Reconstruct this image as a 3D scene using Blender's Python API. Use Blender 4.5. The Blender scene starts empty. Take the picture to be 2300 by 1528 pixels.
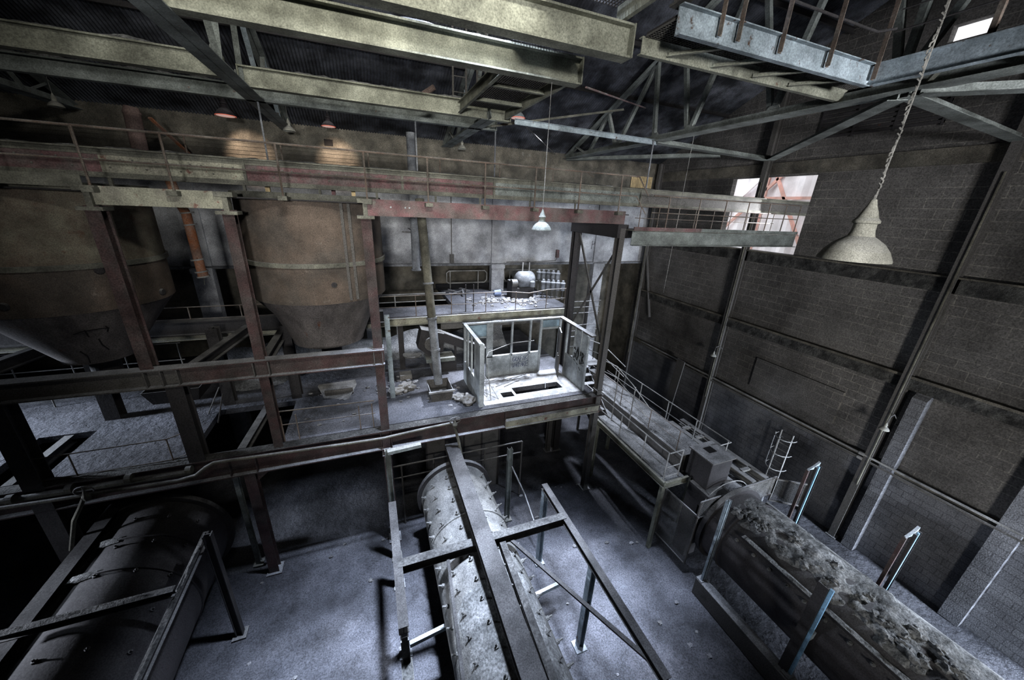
import bpy, math, random
from mathutils import Vector, Matrix, noise
random.seed(7)
D = bpy.data
SC = bpy.context.scene
COL = SC.collection

# ------------------------------------------------------------------ camera
YAW, PIT, ROLL, FPX = math.radians(21.96), math.radians(20.39), math.radians(-2.75), 805.4
CAM = Vector((0.0, 0.0, 11.1))
_f = Vector((math.sin(YAW)*math.cos(PIT), math.cos(YAW)*math.cos(PIT), -math.sin(PIT)))
_r = Vector((math.cos(YAW), -math.sin(YAW), 0))
_d = _f.cross(_r)
_c, _s = math.cos(ROLL), math.sin(ROLL)
RX = _r*_c + _d*_s
RD = _d*_c - _r*_s
cam = D.cameras.new('camera')
cam.sensor_width = 36.0
cam.lens = 36.0*FPX/2300.0
cam.clip_start = 0.05
cam.clip_end = 200
co = D.objects.new('camera', cam)
COL.objects.link(co)
m = Matrix((RX, -RD, -_f)).transposed().to_4x4()
m.translation = CAM
co.matrix_world = m
SC.camera = co

# ------------------------------------------------------------------ world, lights, exposure
SC.view_settings.view_transform = 'Standard'
SC.view_settings.look = 'None'
SC.view_settings.exposure = -1.52
SC.view_settings.gamma = 1.0
SC.view_settings.use_curve_mapping = False
w = D.worlds.new('sky')
SC.world = w
w.use_nodes = True
bg = w.node_tree.nodes['Background']
bg.inputs[0].default_value = (0.95, 0.97, 1.0, 1)
bg.inputs[1].default_value = 8.5


def area(name, loc, target, sx, sy, power, color, spread=180):
    l = D.lights.new(name, 'AREA')
    l.shape = 'RECTANGLE'
    l.size, l.size_y = sx, sy
    l.energy = power
    l.color = color
    l.spread = math.radians(spread)
    o = D.objects.new(name, l)
    COL.objects.link(o)
    o.location = loc
    d = Vector(target) - Vector(loc)
    o.rotation_euler = d.to_track_quat('-Z', 'Y').to_euler()
    return o


# area lamps for daylight inside the closed hall; only side_opening sits in a built opening
area('overhead_area', (2.6, 7.0, 17.6), (1.4, 6.0, 0), 1.4, 0.5, 3300, (0.70, 0.80, 1.0), 47)  # added under the closed roof, beam narrowed to leave the left mill dark
area('overhead_area_right', (6.0, 6.4, 17.4), (5.2, 4.6, 0), 0.9, 0.5, 800, (0.70, 0.80, 1.0), 28)  # second added overhead beam for the floor right of the middle mill
area('overhead_area_rear', (7.6, 14.6, 14.6), (5.2, 12.8, 4.5), 1.4, 0.5, 2900, (0.82, 0.88, 1.0), 72)  # added below the closed roof to light cab and platform; no skylight there
area('overhead_area_front', (0.5, 0.4, 16.8), (0.5, 14, 11.4), 2.4, 0.7, 700, (1.0, 0.97, 0.88), 80)  # added high in front so silo shells are lit and cones stay dark
area('front_fill', (-1.5, -7.9, 11.8), (4.0, 17, 10.8), 1.4, 0.9, 1150, (1.0, 0.98, 0.94), 60)  # added fill behind the camera for bell lamp, fascia and beam faces
area('front_fill_right', (6.5, -7.9, 11.0), (10.5, 7, 13.4), 1.2, 1.0, 700, (0.98, 0.98, 1.0), 52)  # added fill to lift the right truss and catwalk; front wall is solid
area('front_window', (5.0, -7.6, 6.0), (15.6, 6.5, 6.4), 1.4, 1.4, 580, (0.98, 0.96, 0.92), 64)
area('front_door', (14.4, -7.4, 2.4), (14.2, 6, 0.9), 1.4, 3.0, 2300, (0.74, 0.84, 1.0), 66)
area('right_opening', (15.4, -2.6, 8.6), (11.8, 3.0, 1.0), 1.2, 1.4, 1500, (0.78, 0.86, 1.0), 68)
area('side_opening', (15.3, 10.4, 11.2), (0, 11.6, 6.5), 1.0, 1.4, 480, (0.95, 0.96, 1.0), 100)
area('left_fill', (-15.8, 12.6, 7.4), (-6.0, 12.2, 4.2), 1.2, 0.6, 650, (0.76, 0.85, 1.0), 56)  # added fill for the platform under the silos; left wall is closed
area('left_low_fill', (-15.8, 8.4, 5.6), (-6.6, 7.4, 2.7), 0.6, 0.5, 420, (0.80, 0.86, 1.0), 38)  # added low fill for the dust strip on the left mill


def ray(px, py):
    return RX*((px-1150)/FPX) + RD*((py-764)/FPX) + _f


def AX(px, py, x):
    r = ray(px, py)
    return CAM + r*((x-CAM.x)/r.x)


def AY(px, py, y):
    r = ray(px, py)
    return CAM + r*((y-CAM.y)/r.y)


def AZ(px, py, z):
    r = ray(px, py)
    return CAM + r*((z-CAM.z)/r.z)


# ------------------------------------------------------------------ materials
ALB = 0.62


def mat(name, c1, c2, scale=1.2, rough=0.85, dust=0.5, rust=0.0, bump=0.25, grain=0.35, metal=0.0,
        rustc=(0.13, 0.045, 0.02), dustc=(0.34, 0.35, 0.37), streak=False, fine=38.0, bdist=0.02, bscale=14.0, dirt=1.5, dirta=0.5):
    if name not in ('pale_cladding', 'outdoor_red_steel', 'yellowed_corrugated'):
        c1, c2, rustc = [tuple(v*ALB for v in c) for c in (c1, c2, rustc)]
        dustc = tuple(v*0.8 for v in dustc)
        grain = min(grain*1.3, 0.6)
    mt = D.materials.new(name)
    mt.use_nodes = True
    nt = mt.node_tree
    N, L = nt.nodes, nt.links
    N.clear()
    out = N.new('ShaderNodeOutputMaterial')
    bs = N.new('ShaderNodeBsdfPrincipled')
    L.new(bs.outputs[0], out.inputs[0])
    geo = N.new('ShaderNodeNewGeometry')
    vec = geo.outputs['Position']
    mp = N.new('ShaderNodeMapping')
    L.new(vec, mp.inputs[0])
    if streak:
        mp.inputs['Scale'].default_value = (1, 1, 0.22)

    def noi(sc, det, src):
        n = N.new('ShaderNodeTexNoise')
        n.inputs['Scale'].default_value = sc
        n.inputs['Detail'].default_value = det
        n.inputs['Roughness'].default_value = 0.62
        L.new(src, n.inputs['Vector'])
        return n.outputs[0]

    def ramp(src, a, b):
        r = N.new('ShaderNodeMapRange')
        r.interpolation_type = 'SMOOTHSTEP'
        r.inputs[1].default_value = a
        r.inputs[2].default_value = b
        L.new(src, r.inputs[0])
        return r.outputs[0]

    def mix(fac, a, b, mode='MIX'):
        mx = N.new('ShaderNodeMix')
        mx.data_type = 'RGBA'
        mx.blend_type = mode
        if hasattr(fac, 'links'):
            L.new(fac, mx.inputs[0])
        else:
            mx.inputs[0].default_value = fac
        for v, i in ((a, 6), (b, 7)):
            if hasattr(v, 'links'):
                L.new(v, mx.inputs[i])
            else:
                mx.inputs[i].default_value = (*v, 1)
        return mx.outputs[2]

    n1 = noi(scale, 5, mp.outputs[0])
    col = mix(ramp(n1, 0.36, 0.64), c1, c2)
    if rust > 0:
        n2 = noi(scale*2.3+0.7, 7, mp.outputs[0])
        t = 0.72 - 0.36*rust
        col = mix(ramp(n2, t, t+0.1), col, rustc)
    n3 = noi(fine, 3, vec)
    if dust > 0:
        sp = N.new('ShaderNodeSeparateXYZ')
        L.new(geo.outputs['True Normal'], sp.inputs[0])
        ad = N.new('ShaderNodeMath')
        ad.operation = 'MULTIPLY_ADD'
        n4 = noi(3.1, 4, vec)
        L.new(n4, ad.inputs[0])
        ad.inputs[1].default_value = 0.9
        ad.inputs[2].default_value = -0.45
        ad2 = N.new('ShaderNodeMath')
        ad2.operation = 'ADD'
        L.new(sp.outputs[2], ad2.inputs[0])
        L.new(ad.outputs[0], ad2.inputs[1])
        mu = N.new('ShaderNodeMath')
        mu.operation = 'MULTIPLY'
        L.new(ramp(ad2.outputs[0], 0.35, 0.85), mu.inputs[0])
        mu.inputs[1].default_value = dust
        col = mix(mu.outputs[0], col, dustc)
    if grain > 0:
        g = N.new('ShaderNodeMapRange')
        g.inputs[1].default_value = 0.3
        g.inputs[2].default_value = 0.7
        g.inputs[3].default_value = 1-grain
        g.inputs[4].default_value = 1+grain
        L.new(n3, g.inputs[0])
        col = mix(1.0, col, g.outputs[0], 'MULTIPLY')
    n5 = noi(dirt, 9, mp.outputs[0])
    g2 = N.new('ShaderNodeMapRange')
    g2.inputs[1].default_value = 0.33
    g2.inputs[2].default_value = 0.67
    g2.inputs[3].default_value = 1-dirta
    g2.inputs[4].default_value = 1+dirta
    L.new(n5, g2.inputs[0])
    col = mix(1.0, col, g2.outputs[0], 'MULTIPLY')
    L.new(col, bs.inputs['Base Color'])
    bs.inputs['Roughness'].default_value = rough
    bs.inputs['Metallic'].default_value = metal
    bs.inputs['Specular IOR Level'].default_value = 0.3
    if bump > 0:
        b = N.new('ShaderNodeBump')
        b.inputs['Strength'].default_value = bump
        b.inputs['Distance'].default_value = bdist
        L.new(noi(bscale, 6, vec), b.inputs['Height'])
        L.new(b.outputs[0], bs.inputs['Normal'])
    mt['_'] = 1
    return mt


def blockmat(name, c1, c2, mortar, bw, bh, plaster=0.4):
    """blockwork seen on a wall lying in the YZ plane"""
    c1, c2, mortar = [tuple(v*0.7 for v in c) for c in (c1, c2, mortar)]
    mt = D.materials.new(name)
    mt.use_nodes = True
    nt = mt.node_tree
    N, L = nt.nodes, nt.links
    bs = N['Principled BSDF']
    geo = N.new('ShaderNodeNewGeometry')
    sp = N.new('ShaderNodeSeparateXYZ')
    L.new(geo.outputs['Position'], sp.inputs[0])
    cb = N.new('ShaderNodeCombineXYZ')
    L.new(sp.outputs[1], cb.inputs[0])
    L.new(sp.outputs[2], cb.inputs[1])
    br = N.new('ShaderNodeTexBrick')
    br.inputs['Scale'].default_value = 1.0
    br.inputs['Brick Width'].default_value = bw
    br.inputs['Row Height'].default_value = bh
    br.inputs['Mortar Size'].default_value = 0.012
    br.inputs['Color1'].default_value = (*c1, 1)
    br.inputs['Color2'].default_value = (*c2, 1)
    br.inputs['Mortar'].default_value = (*mortar, 1)
    L.new(cb.outputs[0], br.inputs['Vector'])
    n = N.new('ShaderNodeTexNoise')
    n.inputs['Scale'].default_value = 0.45
    n.inputs['Detail'].default_value = 6
    L.new(geo.outputs['Position'], n.inputs['Vector'])
    r = N.new('ShaderNodeMapRange')
    r.inputs[1].default_value = 0.38
    r.inputs[2].default_value = 0.62
    r.inputs[4].default_value = plaster
    L.new(n.outputs[0], r.inputs[0])
    mx = N.new('ShaderNodeMix')
    mx.data_type = 'RGBA'
    L.new(r.outputs[0], mx.inputs[0])
    L.new(br.outputs['Color'], mx.inputs[6])
    mx.inputs[7].default_value = (*[(a+b)*0.55 for a, b in zip(c1, c2)], 1)
    n2 = N.new('ShaderNodeTexNoise')
    n2.inputs['Scale'].default_value = 30
    n2.inputs['Detail'].default_value = 4
    L.new(geo.outputs['Position'], n2.inputs['Vector'])
    g = N.new('ShaderNodeMapRange')
    g.inputs[1].default_value = 0.3
    g.inputs[2].default_value = 0.7
    g.inputs[3].default_value = 0.55
    g.inputs[4].default_value = 1.45
    L.new(n2.outputs[0], g.inputs[0])
    m2 = N.new('ShaderNodeMix')
    m2.data_type = 'RGBA'
    m2.blend_type = 'MULTIPLY'
    m2.inputs[0].default_value = 1
    L.new(mx.outputs[2], m2.inputs[6])
    L.new(g.outputs[0], m2.inputs[7])
    n3 = N.new('ShaderNodeTexNoise')
    n3.inputs['Scale'].default_value = 0.35
    n3.inputs['Detail'].default_value = 9
    n3.inputs['Roughness'].default_value = 0.65
    L.new(geo.outputs['Position'], n3.inputs['Vector'])
    g3 = N.new('ShaderNodeMapRange')
    g3.inputs[1].default_value = 0.32
    g3.inputs[2].default_value = 0.68
    g3.inputs[3].default_value = 0.45
    g3.inputs[4].default_value = 1.6
    L.new(n3.outputs[0], g3.inputs[0])
    m3 = N.new('ShaderNodeMix')
    m3.data_type = 'RGBA'
    m3.blend_type = 'MULTIPLY'
    m3.inputs[0].default_value = 1
    L.new(m2.outputs[2], m3.inputs[6])
    L.new(g3.outputs[0], m3.inputs[7])
    L.new(m3.outputs[2], bs.inputs['Base Color'])
    bs.inputs['Roughness'].default_value = 0.92
    bs.inputs['Specular IOR Level'].default_value = 0.2
    b = N.new('ShaderNodeBump')
    b.inputs['Strength'].default_value = 0.5
    b.inputs['Distance'].default_value = 0.015
    iv = N.new('ShaderNodeMath')
    iv.operation = 'MULTIPLY_ADD'
    iv.inputs[1].default_value = -0.6
    L.new(br.outputs['Fac'], iv.inputs[0])
    L.new(n2.outputs[0], iv.inputs[2])
    L.new(iv.outputs[0], b.inputs['Height'])
    L.new(b.outputs[0], bs.inputs['Normal'])
    return mt


def glow(name, col, s):
    mt = D.materials.new(name)
    mt.use_nodes = True
    b = mt.node_tree.nodes['Principled BSDF']
    b.inputs['Base Color'].default_value = (*col, 1)
    b.inputs['Emission Color'].default_value = (*col, 1)
    b.inputs['Emission Strength'].default_value = s
    return mt


KHAKI = mat('khaki_paint', (0.30, 0.31, 0.25), (0.19, 0.195, 0.155), 1.6, dust=0.85, rust=0.1, dustc=(0.26, 0.26, 0.23), grain=0.3)
GREYP = mat('grey_paint', (0.26, 0.29, 0.28), (0.17, 0.19, 0.18), 1.4, dust=0.8, rust=0.15, dustc=(0.30, 0.30, 0.28), grain=0.3)
BLUEP = mat('pale_blue_paint', (0.42, 0.50, 0.56), (0.28, 0.34, 0.38), 2.0, dust=0.6, rust=0.35, rustc=(0.10, 0.06, 0.04), grain=0.25)
BRIGHTB = mat('bright_blue_paint', (0.30, 0.55, 0.80), (0.22, 0.42, 0.62), 3.0, dust=0.3, rust=0.25, grain=0.2)
REDST = mat('red_oxide_steel', (0.085, 0.05, 0.05), (0.075, 0.062, 0.06), 1.8, dust=0.9, rust=0.2, rustc=(0.16, 0.14, 0.13), grain=0.4)
REDWEB = mat('faded_red_web', (0.185, 0.10, 0.105), (0.165, 0.135, 0.13), 2.2, dust=0.9, rust=0.25, rustc=(0.2, 0.19, 0.17), grain=0.3)
CREAM = mat('flaking_cream_web', (0.42, 0.42, 0.33), (0.30, 0.29, 0.24), 1.7, dust=0.8, rust=0.35, rustc=(0.22, 0.10, 0.08), grain=0.3)
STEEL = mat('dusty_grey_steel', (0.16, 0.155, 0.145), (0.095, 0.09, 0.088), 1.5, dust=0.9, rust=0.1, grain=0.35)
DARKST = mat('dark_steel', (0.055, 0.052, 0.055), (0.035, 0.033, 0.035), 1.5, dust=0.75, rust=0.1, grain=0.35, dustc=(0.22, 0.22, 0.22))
RAILM = mat('rusty_rail', (0.17, 0.125, 0.10), (0.20, 0.175, 0.15), 4.0, dust=0.6, rust=0.2, grain=0.3)
RAILW = mat('pale_rail', (0.42, 0.42, 0.41), (0.30, 0.30, 0.29), 4.0, dust=0.6, rust=0.1, grain=0.25)
TANKM = mat('brown_tank_plate', (0.145, 0.112, 0.09), (0.105, 0.09, 0.078), 0.9, dust=0.4, rust=0.25, rustc=(0.24, 0.205, 0.175), grain=0.4, streak=False, dirta=0.4, fine=60)
TANKP = mat('pale_flaking_tank_plate', (0.25, 0.235, 0.18), (0.17, 0.135, 0.105), 1.1, dust=0.4, rust=0.35, rustc=(0.16, 0.10, 0.07), grain=0.35, streak=False, dirta=0.4, fine=60)
CONEM = mat('grey_cone_plate', (0.15, 0.135, 0.13), (0.10, 0.09, 0.09), 1.2, dust=0.3, rust=0.25, grain=0.5, streak=True)
BANDM = mat('grey_green_band', (0.20, 0.20, 0.165), (0.14, 0.14, 0.12), 2.0, dust=0.6, grain=0.3)
ORANGE = mat('orange_pipe', (0.42, 0.15, 0.06), (0.34, 0.22, 0.17), 2.3, dust=0.2, rust=0.3, grain=0.25)
BROWNP = mat('pinkish_duct', (0.27, 0.19, 0.17), (0.20, 0.145, 0.13), 2.0, dust=0.3, grain=0.35)
PIPEG = mat('grey_pipe', (0.28, 0.30, 0.33), (0.18, 0.19, 0.21), 2.2, dust=0.5, grain=0.3)
PIPEY = mat('drab_pipe', (0.17, 0.165, 0.13), (0.11, 0.105, 0.085), 2.2, dust=0.5, grain=0.3)
CONC = mat('concrete_wall', (0.25, 0.26, 0.28), (0.155, 0.16, 0.175), 0.8, dust=0.0, rust=0.12, rustc=(0.36, 0.37, 0.39), grain=0.35, bump=0.4)
WHITED = mat('white_plaster_dust', (0.62, 0.63, 0.66), (0.36, 0.37, 0.39), 2.6, dust=0, grain=0.3, bump=0.6, dirt=1.5, dirta=0.35)
CONCP = mat('pale_plaster_wall', (0.60, 0.62, 0.66), (0.38, 0.39, 0.42), 1.1, dust=0.0, rust=0.2, rustc=(0.85, 0.87, 0.9), grain=0.3, bump=0.6, dirt=0.7)
ROUGHB = mat('crumbling_dark_band', (0.10, 0.10, 0.095), (0.03, 0.03, 0.03), 3.5, dust=0.3, grain=0.45, bump=1.0, bdist=0.05, bscale=9)
CONCB = mat('brown_concrete', (0.18, 0.165, 0.135), (0.10, 0.095, 0.08), 0.9, dust=0.0, rust=0.15, rustc=(0.26, 0.26, 0.24), grain=0.4, bump=0.5)
FLOORM = mat('dusty_floor', (0.15, 0.154, 0.178), (0.09, 0.094, 0.11), 0.45, dust=0.0, rust=0.12, rustc=(0.30, 0.32, 0.37), grain=0.45, bump=1.0, bdist=0.06, bscale=5.0, fine=30, dirt=0.55, dirta=0.6)
DUSTM = mat('settled_dust', (0.36, 0.37, 0.39), (0.26, 0.27, 0.285), 1.4, dust=0.0, grain=0.4, bump=0.9, bdist=0.05, bscale=9.0, fine=24)
CRUST = mat('caked_dust', (0.27, 0.275, 0.275), (0.16, 0.165, 0.165), 2.2, dust=0.0, grain=0.45, bump=1.0, bdist=0.06, bscale=11.0, fine=20)
DKCRUST = mat('dark_caked_dust', (0.12, 0.12, 0.118), (0.07, 0.07, 0.07), 2.2, dust=0.0, grain=0.45, bump=1.0, bdist=0.05, fine=20)
ROOFM = mat('corrugated_roof', (0.12, 0.13, 0.155), (0.022, 0.024, 0.03), 1.1, dust=0.0, rust=0.1, rustc=(0.11, 0.075, 0.06), grain=0.3, bump=0.1)
CABM = mat('grey_white_panel', (0.46, 0.50, 0.52), (0.36, 0.39, 0.41), 1.4, dust=0.4, rust=0.06, rustc=(0.12, 0.11, 0.10), grain=0.22, bump=0.15)
CABB = mat('blue_header_panel', (0.30, 0.42, 0.50), (0.24, 0.33, 0.40), 2.0, dust=0.3, grain=0.2)
MESHM = mat('wire_mesh_steel', (0.20, 0.20, 0.20), (0.13, 0.13, 0.13), 3, dust=0.4, grain=0.3)
LAMPM = mat('dusty_enamel', (0.47, 0.47, 0.42), (0.34, 0.34, 0.30), 5.0, dust=0.3, rust=0.12, rustc=(0.16, 0.14, 0.10), grain=0.35, fine=130, bump=0.2)
LAMPD = mat('dark_enamel', (0.06, 0.05, 0.06), (0.035, 0.03, 0.035), 4.0, dust=0.2)
ROPEM = mat('grey_chain', (0.35, 0.35, 0.34), (0.22, 0.22, 0.21), 9.0, dust=0.2)
INKB = mat('blue_spray_paint', (0.01, 0.02, 0.11), (0.012, 0.02, 0.09), 3, dust=0, grain=0, bump=0)
INKK = mat('black_spray_and_hole_paint', (0.008, 0.008, 0.01), (0.01, 0.01, 0.012), 3, dust=0, grain=0, bump=0)  # also colours the plates painted in as dark holes
PALE = mat('pale_cladding', (0.86, 0.84, 0.87), (0.74, 0.72, 0.74), 0.7, dust=0, grain=0.05, bump=0, dirta=0.1)
OUTRED = mat('outdoor_red_steel', (0.58, 0.32, 0.27), (0.46, 0.29, 0.25), 0.9, dust=0, grain=0.1, bump=0, dirta=0.2)
RUBM = mat('rubble_grey', (0.34, 0.34, 0.36), (0.17, 0.17, 0.18), 3.0, dust=0.3, grain=0.4)
SACK = mat('sacking', (0.30, 0.29, 0.27), (0.20, 0.19, 0.18), 3.0, dust=0.3, grain=0.4, bump=0.8)
BLUEPL = mat('blue_plastic', (0.40, 0.50, 0.78), (0.34, 0.43, 0.68), 3.0, dust=0.3, grain=0.1)
BLOCK = blockmat('blockwork', (0.125, 0.12, 0.115), (0.10, 0.096, 0.094), (0.22, 0.21, 0.19), 0.6, 0.29, 0.85)
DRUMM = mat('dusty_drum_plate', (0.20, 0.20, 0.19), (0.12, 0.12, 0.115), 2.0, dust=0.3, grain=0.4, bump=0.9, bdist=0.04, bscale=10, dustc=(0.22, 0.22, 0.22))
BEAMD = mat('bare_dark_beam', (0.05, 0.048, 0.05), (0.028, 0.027, 0.029), 2.0, dust=0.35, grain=0.4, dustc=(0.10, 0.10, 0.10))
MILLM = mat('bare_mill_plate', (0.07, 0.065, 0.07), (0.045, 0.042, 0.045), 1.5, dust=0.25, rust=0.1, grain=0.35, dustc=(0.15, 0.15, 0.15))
BLOCKL = blockmat('lower_blockwork', (0.17, 0.173, 0.185), (0.13, 0.133, 0.145), (0.08, 0.08, 0.088), 0.46, 0.23, 0.5)
YELP = mat('yellowed_corrugated', (0.46, 0.36, 0.20), (0.36, 0.28, 0.16), 2, dust=0, grain=0.2)
GLOWR = glow('lamp_glow', (1.0, 0.62, 0.55), 1.1)
REDRIM = glow('lamp_red_rim', (1.0, 0.18, 0.10), 0.9)

# ------------------------------------------------------------------ mesh builder
V = Vector


class MB:
    def __init__(s):
        s.v, s.f = [], []

    def add(s, vs, fs):
        n = len(s.v)
        s.v += [V(p) for p in vs]
        s.f += [tuple(i+n for i in f) for f in fs]
        return s

    def box(s, x0, x1, y0, y1, z0, z1):
        vs = [(x, y, z) for z in (z0, z1) for y in (y0, y1) for x in (x0, x1)]
        return s.add(vs, [(0, 2, 3, 1), (4, 5, 7, 6), (0, 1, 5, 4), (2, 6, 7, 3), (0, 4, 6, 2), (1, 3, 7, 5)])

    def sect(s, p0, p1, pts, up=(0, 0, 1)):
        p0, p1 = V(p0), V(p1)
        d = (p1-p0).normalized()
        sd = d.cross(V(up)).normalized()
        u = sd.cross(d)
        n = len(pts)
        vs = [p+sd*a+u*b for p in (p0, p1) for a, b in pts]
        fs = [tuple(range(n-1, -1, -1)), tuple(range(n, 2*n))]
        fs += [(i, (i+1) % n, n+(i+1) % n, n+i) for i in range(n)]
        return s.add(vs, fs)

    def bar(s, p0, p1, w, h, up=(0, 0, 1)):
        return s.sect(p0, p1, [(-w/2, -h/2), (w/2, -h/2), (w/2, h/2), (-w/2, h/2)], up)

    def ibeam(s, p0, p1, h, w, tf=0.03, tw=0.02, up=(0, 0, 1)):
        a, b, c = w/2, h/2, tw/2
        return s.sect(p0, p1, [(-a, -b), (a, -b), (a, -b+tf), (c, -b+tf), (c, b-tf), (a, b-tf), (a, b), (-a, b),
                               (-a, b-tf), (-c, b-tf), (-c, -b+tf), (-a, -b+tf)], up)

    def channel(s, p0, p1, h, w, t=0.025, side=1, up=(0, 0, 1)):
        a, b, q = w, h/2, side
        pts = [(0, -b), (q*a, -b), (q*a, -b+t), (q*t, -b+t), (q*t, b-t), (q*a, b-t), (q*a, b), (0, b)]
        if side < 0:
            pts.reverse()
        return s.sect(p0, p1, pts, up)

    def angle(s, p0, p1, w, t=0.012, up=(0, 0, 1), q=1):
        pts = [(0, 0), (q*w, 0), (q*w, t), (q*t, t), (q*t, w), (0, w)]
        if q < 0:
            pts.reverse()
        return s.sect(p0, p1, pts, up)

    def tube(s, pts, r, n=8, caps=True):
        pts = [V(p) for p in pts]
        rs = r if isinstance(r, (list, tuple)) else [r]*len(pts)
        rings = []
        prev = None
        for i, p in enumerate(pts):
            a = pts[max(i-1, 0)]
            b = pts[min(i+1, len(pts)-1)]
            d = (b-a).normalized()
            if prev is None:
                ref = V((0, 0, 1)) if abs(d.z) < 0.9 else V((1, 0, 0))
                u = d.cross(ref).normalized()
            else:
                u = (prev - d*prev.dot(d)).normalized()
            prev = u
            w_ = d.cross(u)
            rings.append([p+u*(rs[i]*math.cos(2*math.pi*k/n))+w_*(rs[i]*math.sin(2*math.pi*k/n)) for k in range(n)])
        vs = [q for rg in rings for q in rg]
        fs = []
        for i in range(len(pts)-1):
            for k in range(n):
                fs.append((i*n+k, i*n+(k+1) % n, (i+1)*n+(k+1) % n, (i+1)*n+k))
        if caps:
            fs.append(tuple(range(n-1, -1, -1)))
            fs.append(tuple((len(pts)-1)*n+k for k in range(n)))
        return s.add(vs, fs)

    def lathe(s, prof, n=32, center=(0, 0, 0), axis='z', a0=0, a1=360):
        c = V(center)
        full = abs(a1-a0) >= 360
        m_ = n if full else n+1
        vs = []
        for r, h in prof:
            for k in range(m_):
                t = math.radians(a0+(a1-a0)*k/n)
                if axis == 'z':
                    vs.append(c+V((r*math.cos(t), r*math.sin(t), h)))
                elif axis == 'y':
                    vs.append(c+V((r*math.cos(t), h, r*math.sin(t))))
                else:
                    vs.append(c+V((h, r*math.cos(t), r*math.sin(t))))
        fs = []
        for i in range(len(prof)-1):
            for k in range(n):
                k2 = (k+1) % m_
                fs.append((i*m_+k, i*m_+k2, (i+1)*m_+k2, (i+1)*m_+k))
        return s.add(vs, fs)

    def prism(s, pts, d):
        n = len(pts)
        d = V(d)
        vs = [V(p) for p in pts]+[V(p)+d for p in pts]
        fs = [tuple(range(n-1, -1, -1)), tuple(range(n, 2*n))]
        fs += [(i, (i+1) % n, n+(i+1) % n, n+i) for i in range(n)]
        return s.add(vs, fs)

    def ico(s, c, r, sub=1, sq=(1, 1, 1), jit=0.25):
        t = (1+5**.5)/2
        vs = [(-1, t, 0), (1, t, 0), (-1, -t, 0), (1, -t, 0), (0, -1, t), (0, 1, t), (0, -1, -t), (0, 1, -t), (t, 0, -1), (t, 0, 1), (-t, 0, -1), (-t, 0, 1)]
        fs = [(0, 11, 5), (0, 5, 1), (0, 1, 7), (0, 7, 10), (0, 10, 11), (1, 5, 9), (5, 11, 4), (11, 10, 2), (10, 7, 6), (7, 1, 8),
              (3, 9, 4), (3, 4, 2), (3, 2, 6), (3, 6, 8), (3, 8, 9), (4, 9, 5), (2, 4, 11), (6, 2, 10), (8, 6, 7), (9, 8, 1)]
        vs = [V(v).normalized() for v in vs]
        for _ in range(sub):
            cache, nf = {}, []
            for a, b, c_ in fs:
                ids = []
                for i, j in ((a, b), (b, c_), (c_, a)):
                    k = (min(i, j), max(i, j))
                    if k not in cache:
                        cache[k] = len(vs)
                        vs.append(((vs[i]+vs[j])/2).normalized())
                    ids.append(cache[k])
                nf += [(a, ids[0], ids[2]), (b, ids[1], ids[0]), (c_, ids[2], ids[1]), tuple(ids)]
            fs = nf
        off = V((random.random()*50, random.random()*50, random.random()*50))
        out = []
        for v in vs:
            k = 1+jit*2*noise.noise(v*1.7+off)
            out.append(V(c)+V((v.x*sq[0], v.y*sq[1], v.z*sq[2]))*r*k)
        return s.add(out, fs)

    def build(s, name, material, parent=None, smooth=False, loc=None, bevel=0):
        me = D.meshes.new(name)
        if parent is not None:
            base = V(parent['_w'])
        elif loc is not None:
            base = V(loc)
        else:
            mn = [min(v[i] for v in s.v) for i in range(3)]
            mx = [max(v[i] for v in s.v) for i in range(3)]
            base = V(((mn[0]+mx[0])/2, (mn[1]+mx[1])/2, mn[2]))
        me.from_pydata([v-base for v in s.v], [], s.f)
        me.materials.append(material)
        me.validate()
        import bmesh as _b
        bm = _b.new()
        bm.from_mesh(me)
        _b.ops.recalc_face_normals(bm, faces=bm.faces)
        bm.to_mesh(me)
        bm.free()
        if smooth:
            me.polygons.foreach_set('use_smooth', [True]*len(me.polygons))
            try:
                me.set_sharp_from_angle(angle=math.radians(40))
            except Exception:
                pass
        o = D.objects.new(name, me)
        COL.objects.link(o)
        if parent is not None:
            o.parent = parent
        else:
            o.location = base
        o['_w'] = tuple(base)
        if bevel:
            md = o.modifiers.new('bevel', 'BEVEL')
            md.width = bevel
            md.segments = 2
        return o


def thing(name, label, cat, loc=(0, 0, 0), group=None):
    o = D.objects.new(name, None)
    COL.objects.link(o)
    o.location = loc
    o.empty_display_size = 0.2
    o['_w'] = tuple(loc)
    o['label'] = label
    o['category'] = cat
    if group:
        o['group'] = group
    return o


def tag(o, label, cat, group=None, kind=None):
    o['label'] = label
    o['category'] = cat
    if group:
        o['group'] = group
    if kind:
        o['kind'] = kind
    return o


def struct(o, label=None):
    o['kind'] = 'structure'
    if label:
        o['label'] = label
    return o


def dupe(o, loc, label=None):
    c = o.copy()
    COL.objects.link(c)
    c.location = loc
    if label:
        c['label'] = label
    for ch in o.children:
        k = ch.copy()
        COL.objects.link(k)
        k.parent = c
        for g in ch.children:
            q = g.copy()
            COL.objects.link(q)
            q.parent = k
    return c


def lerp(a, b, t):
    return V(a)*(1-t)+V(b)*t


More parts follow.
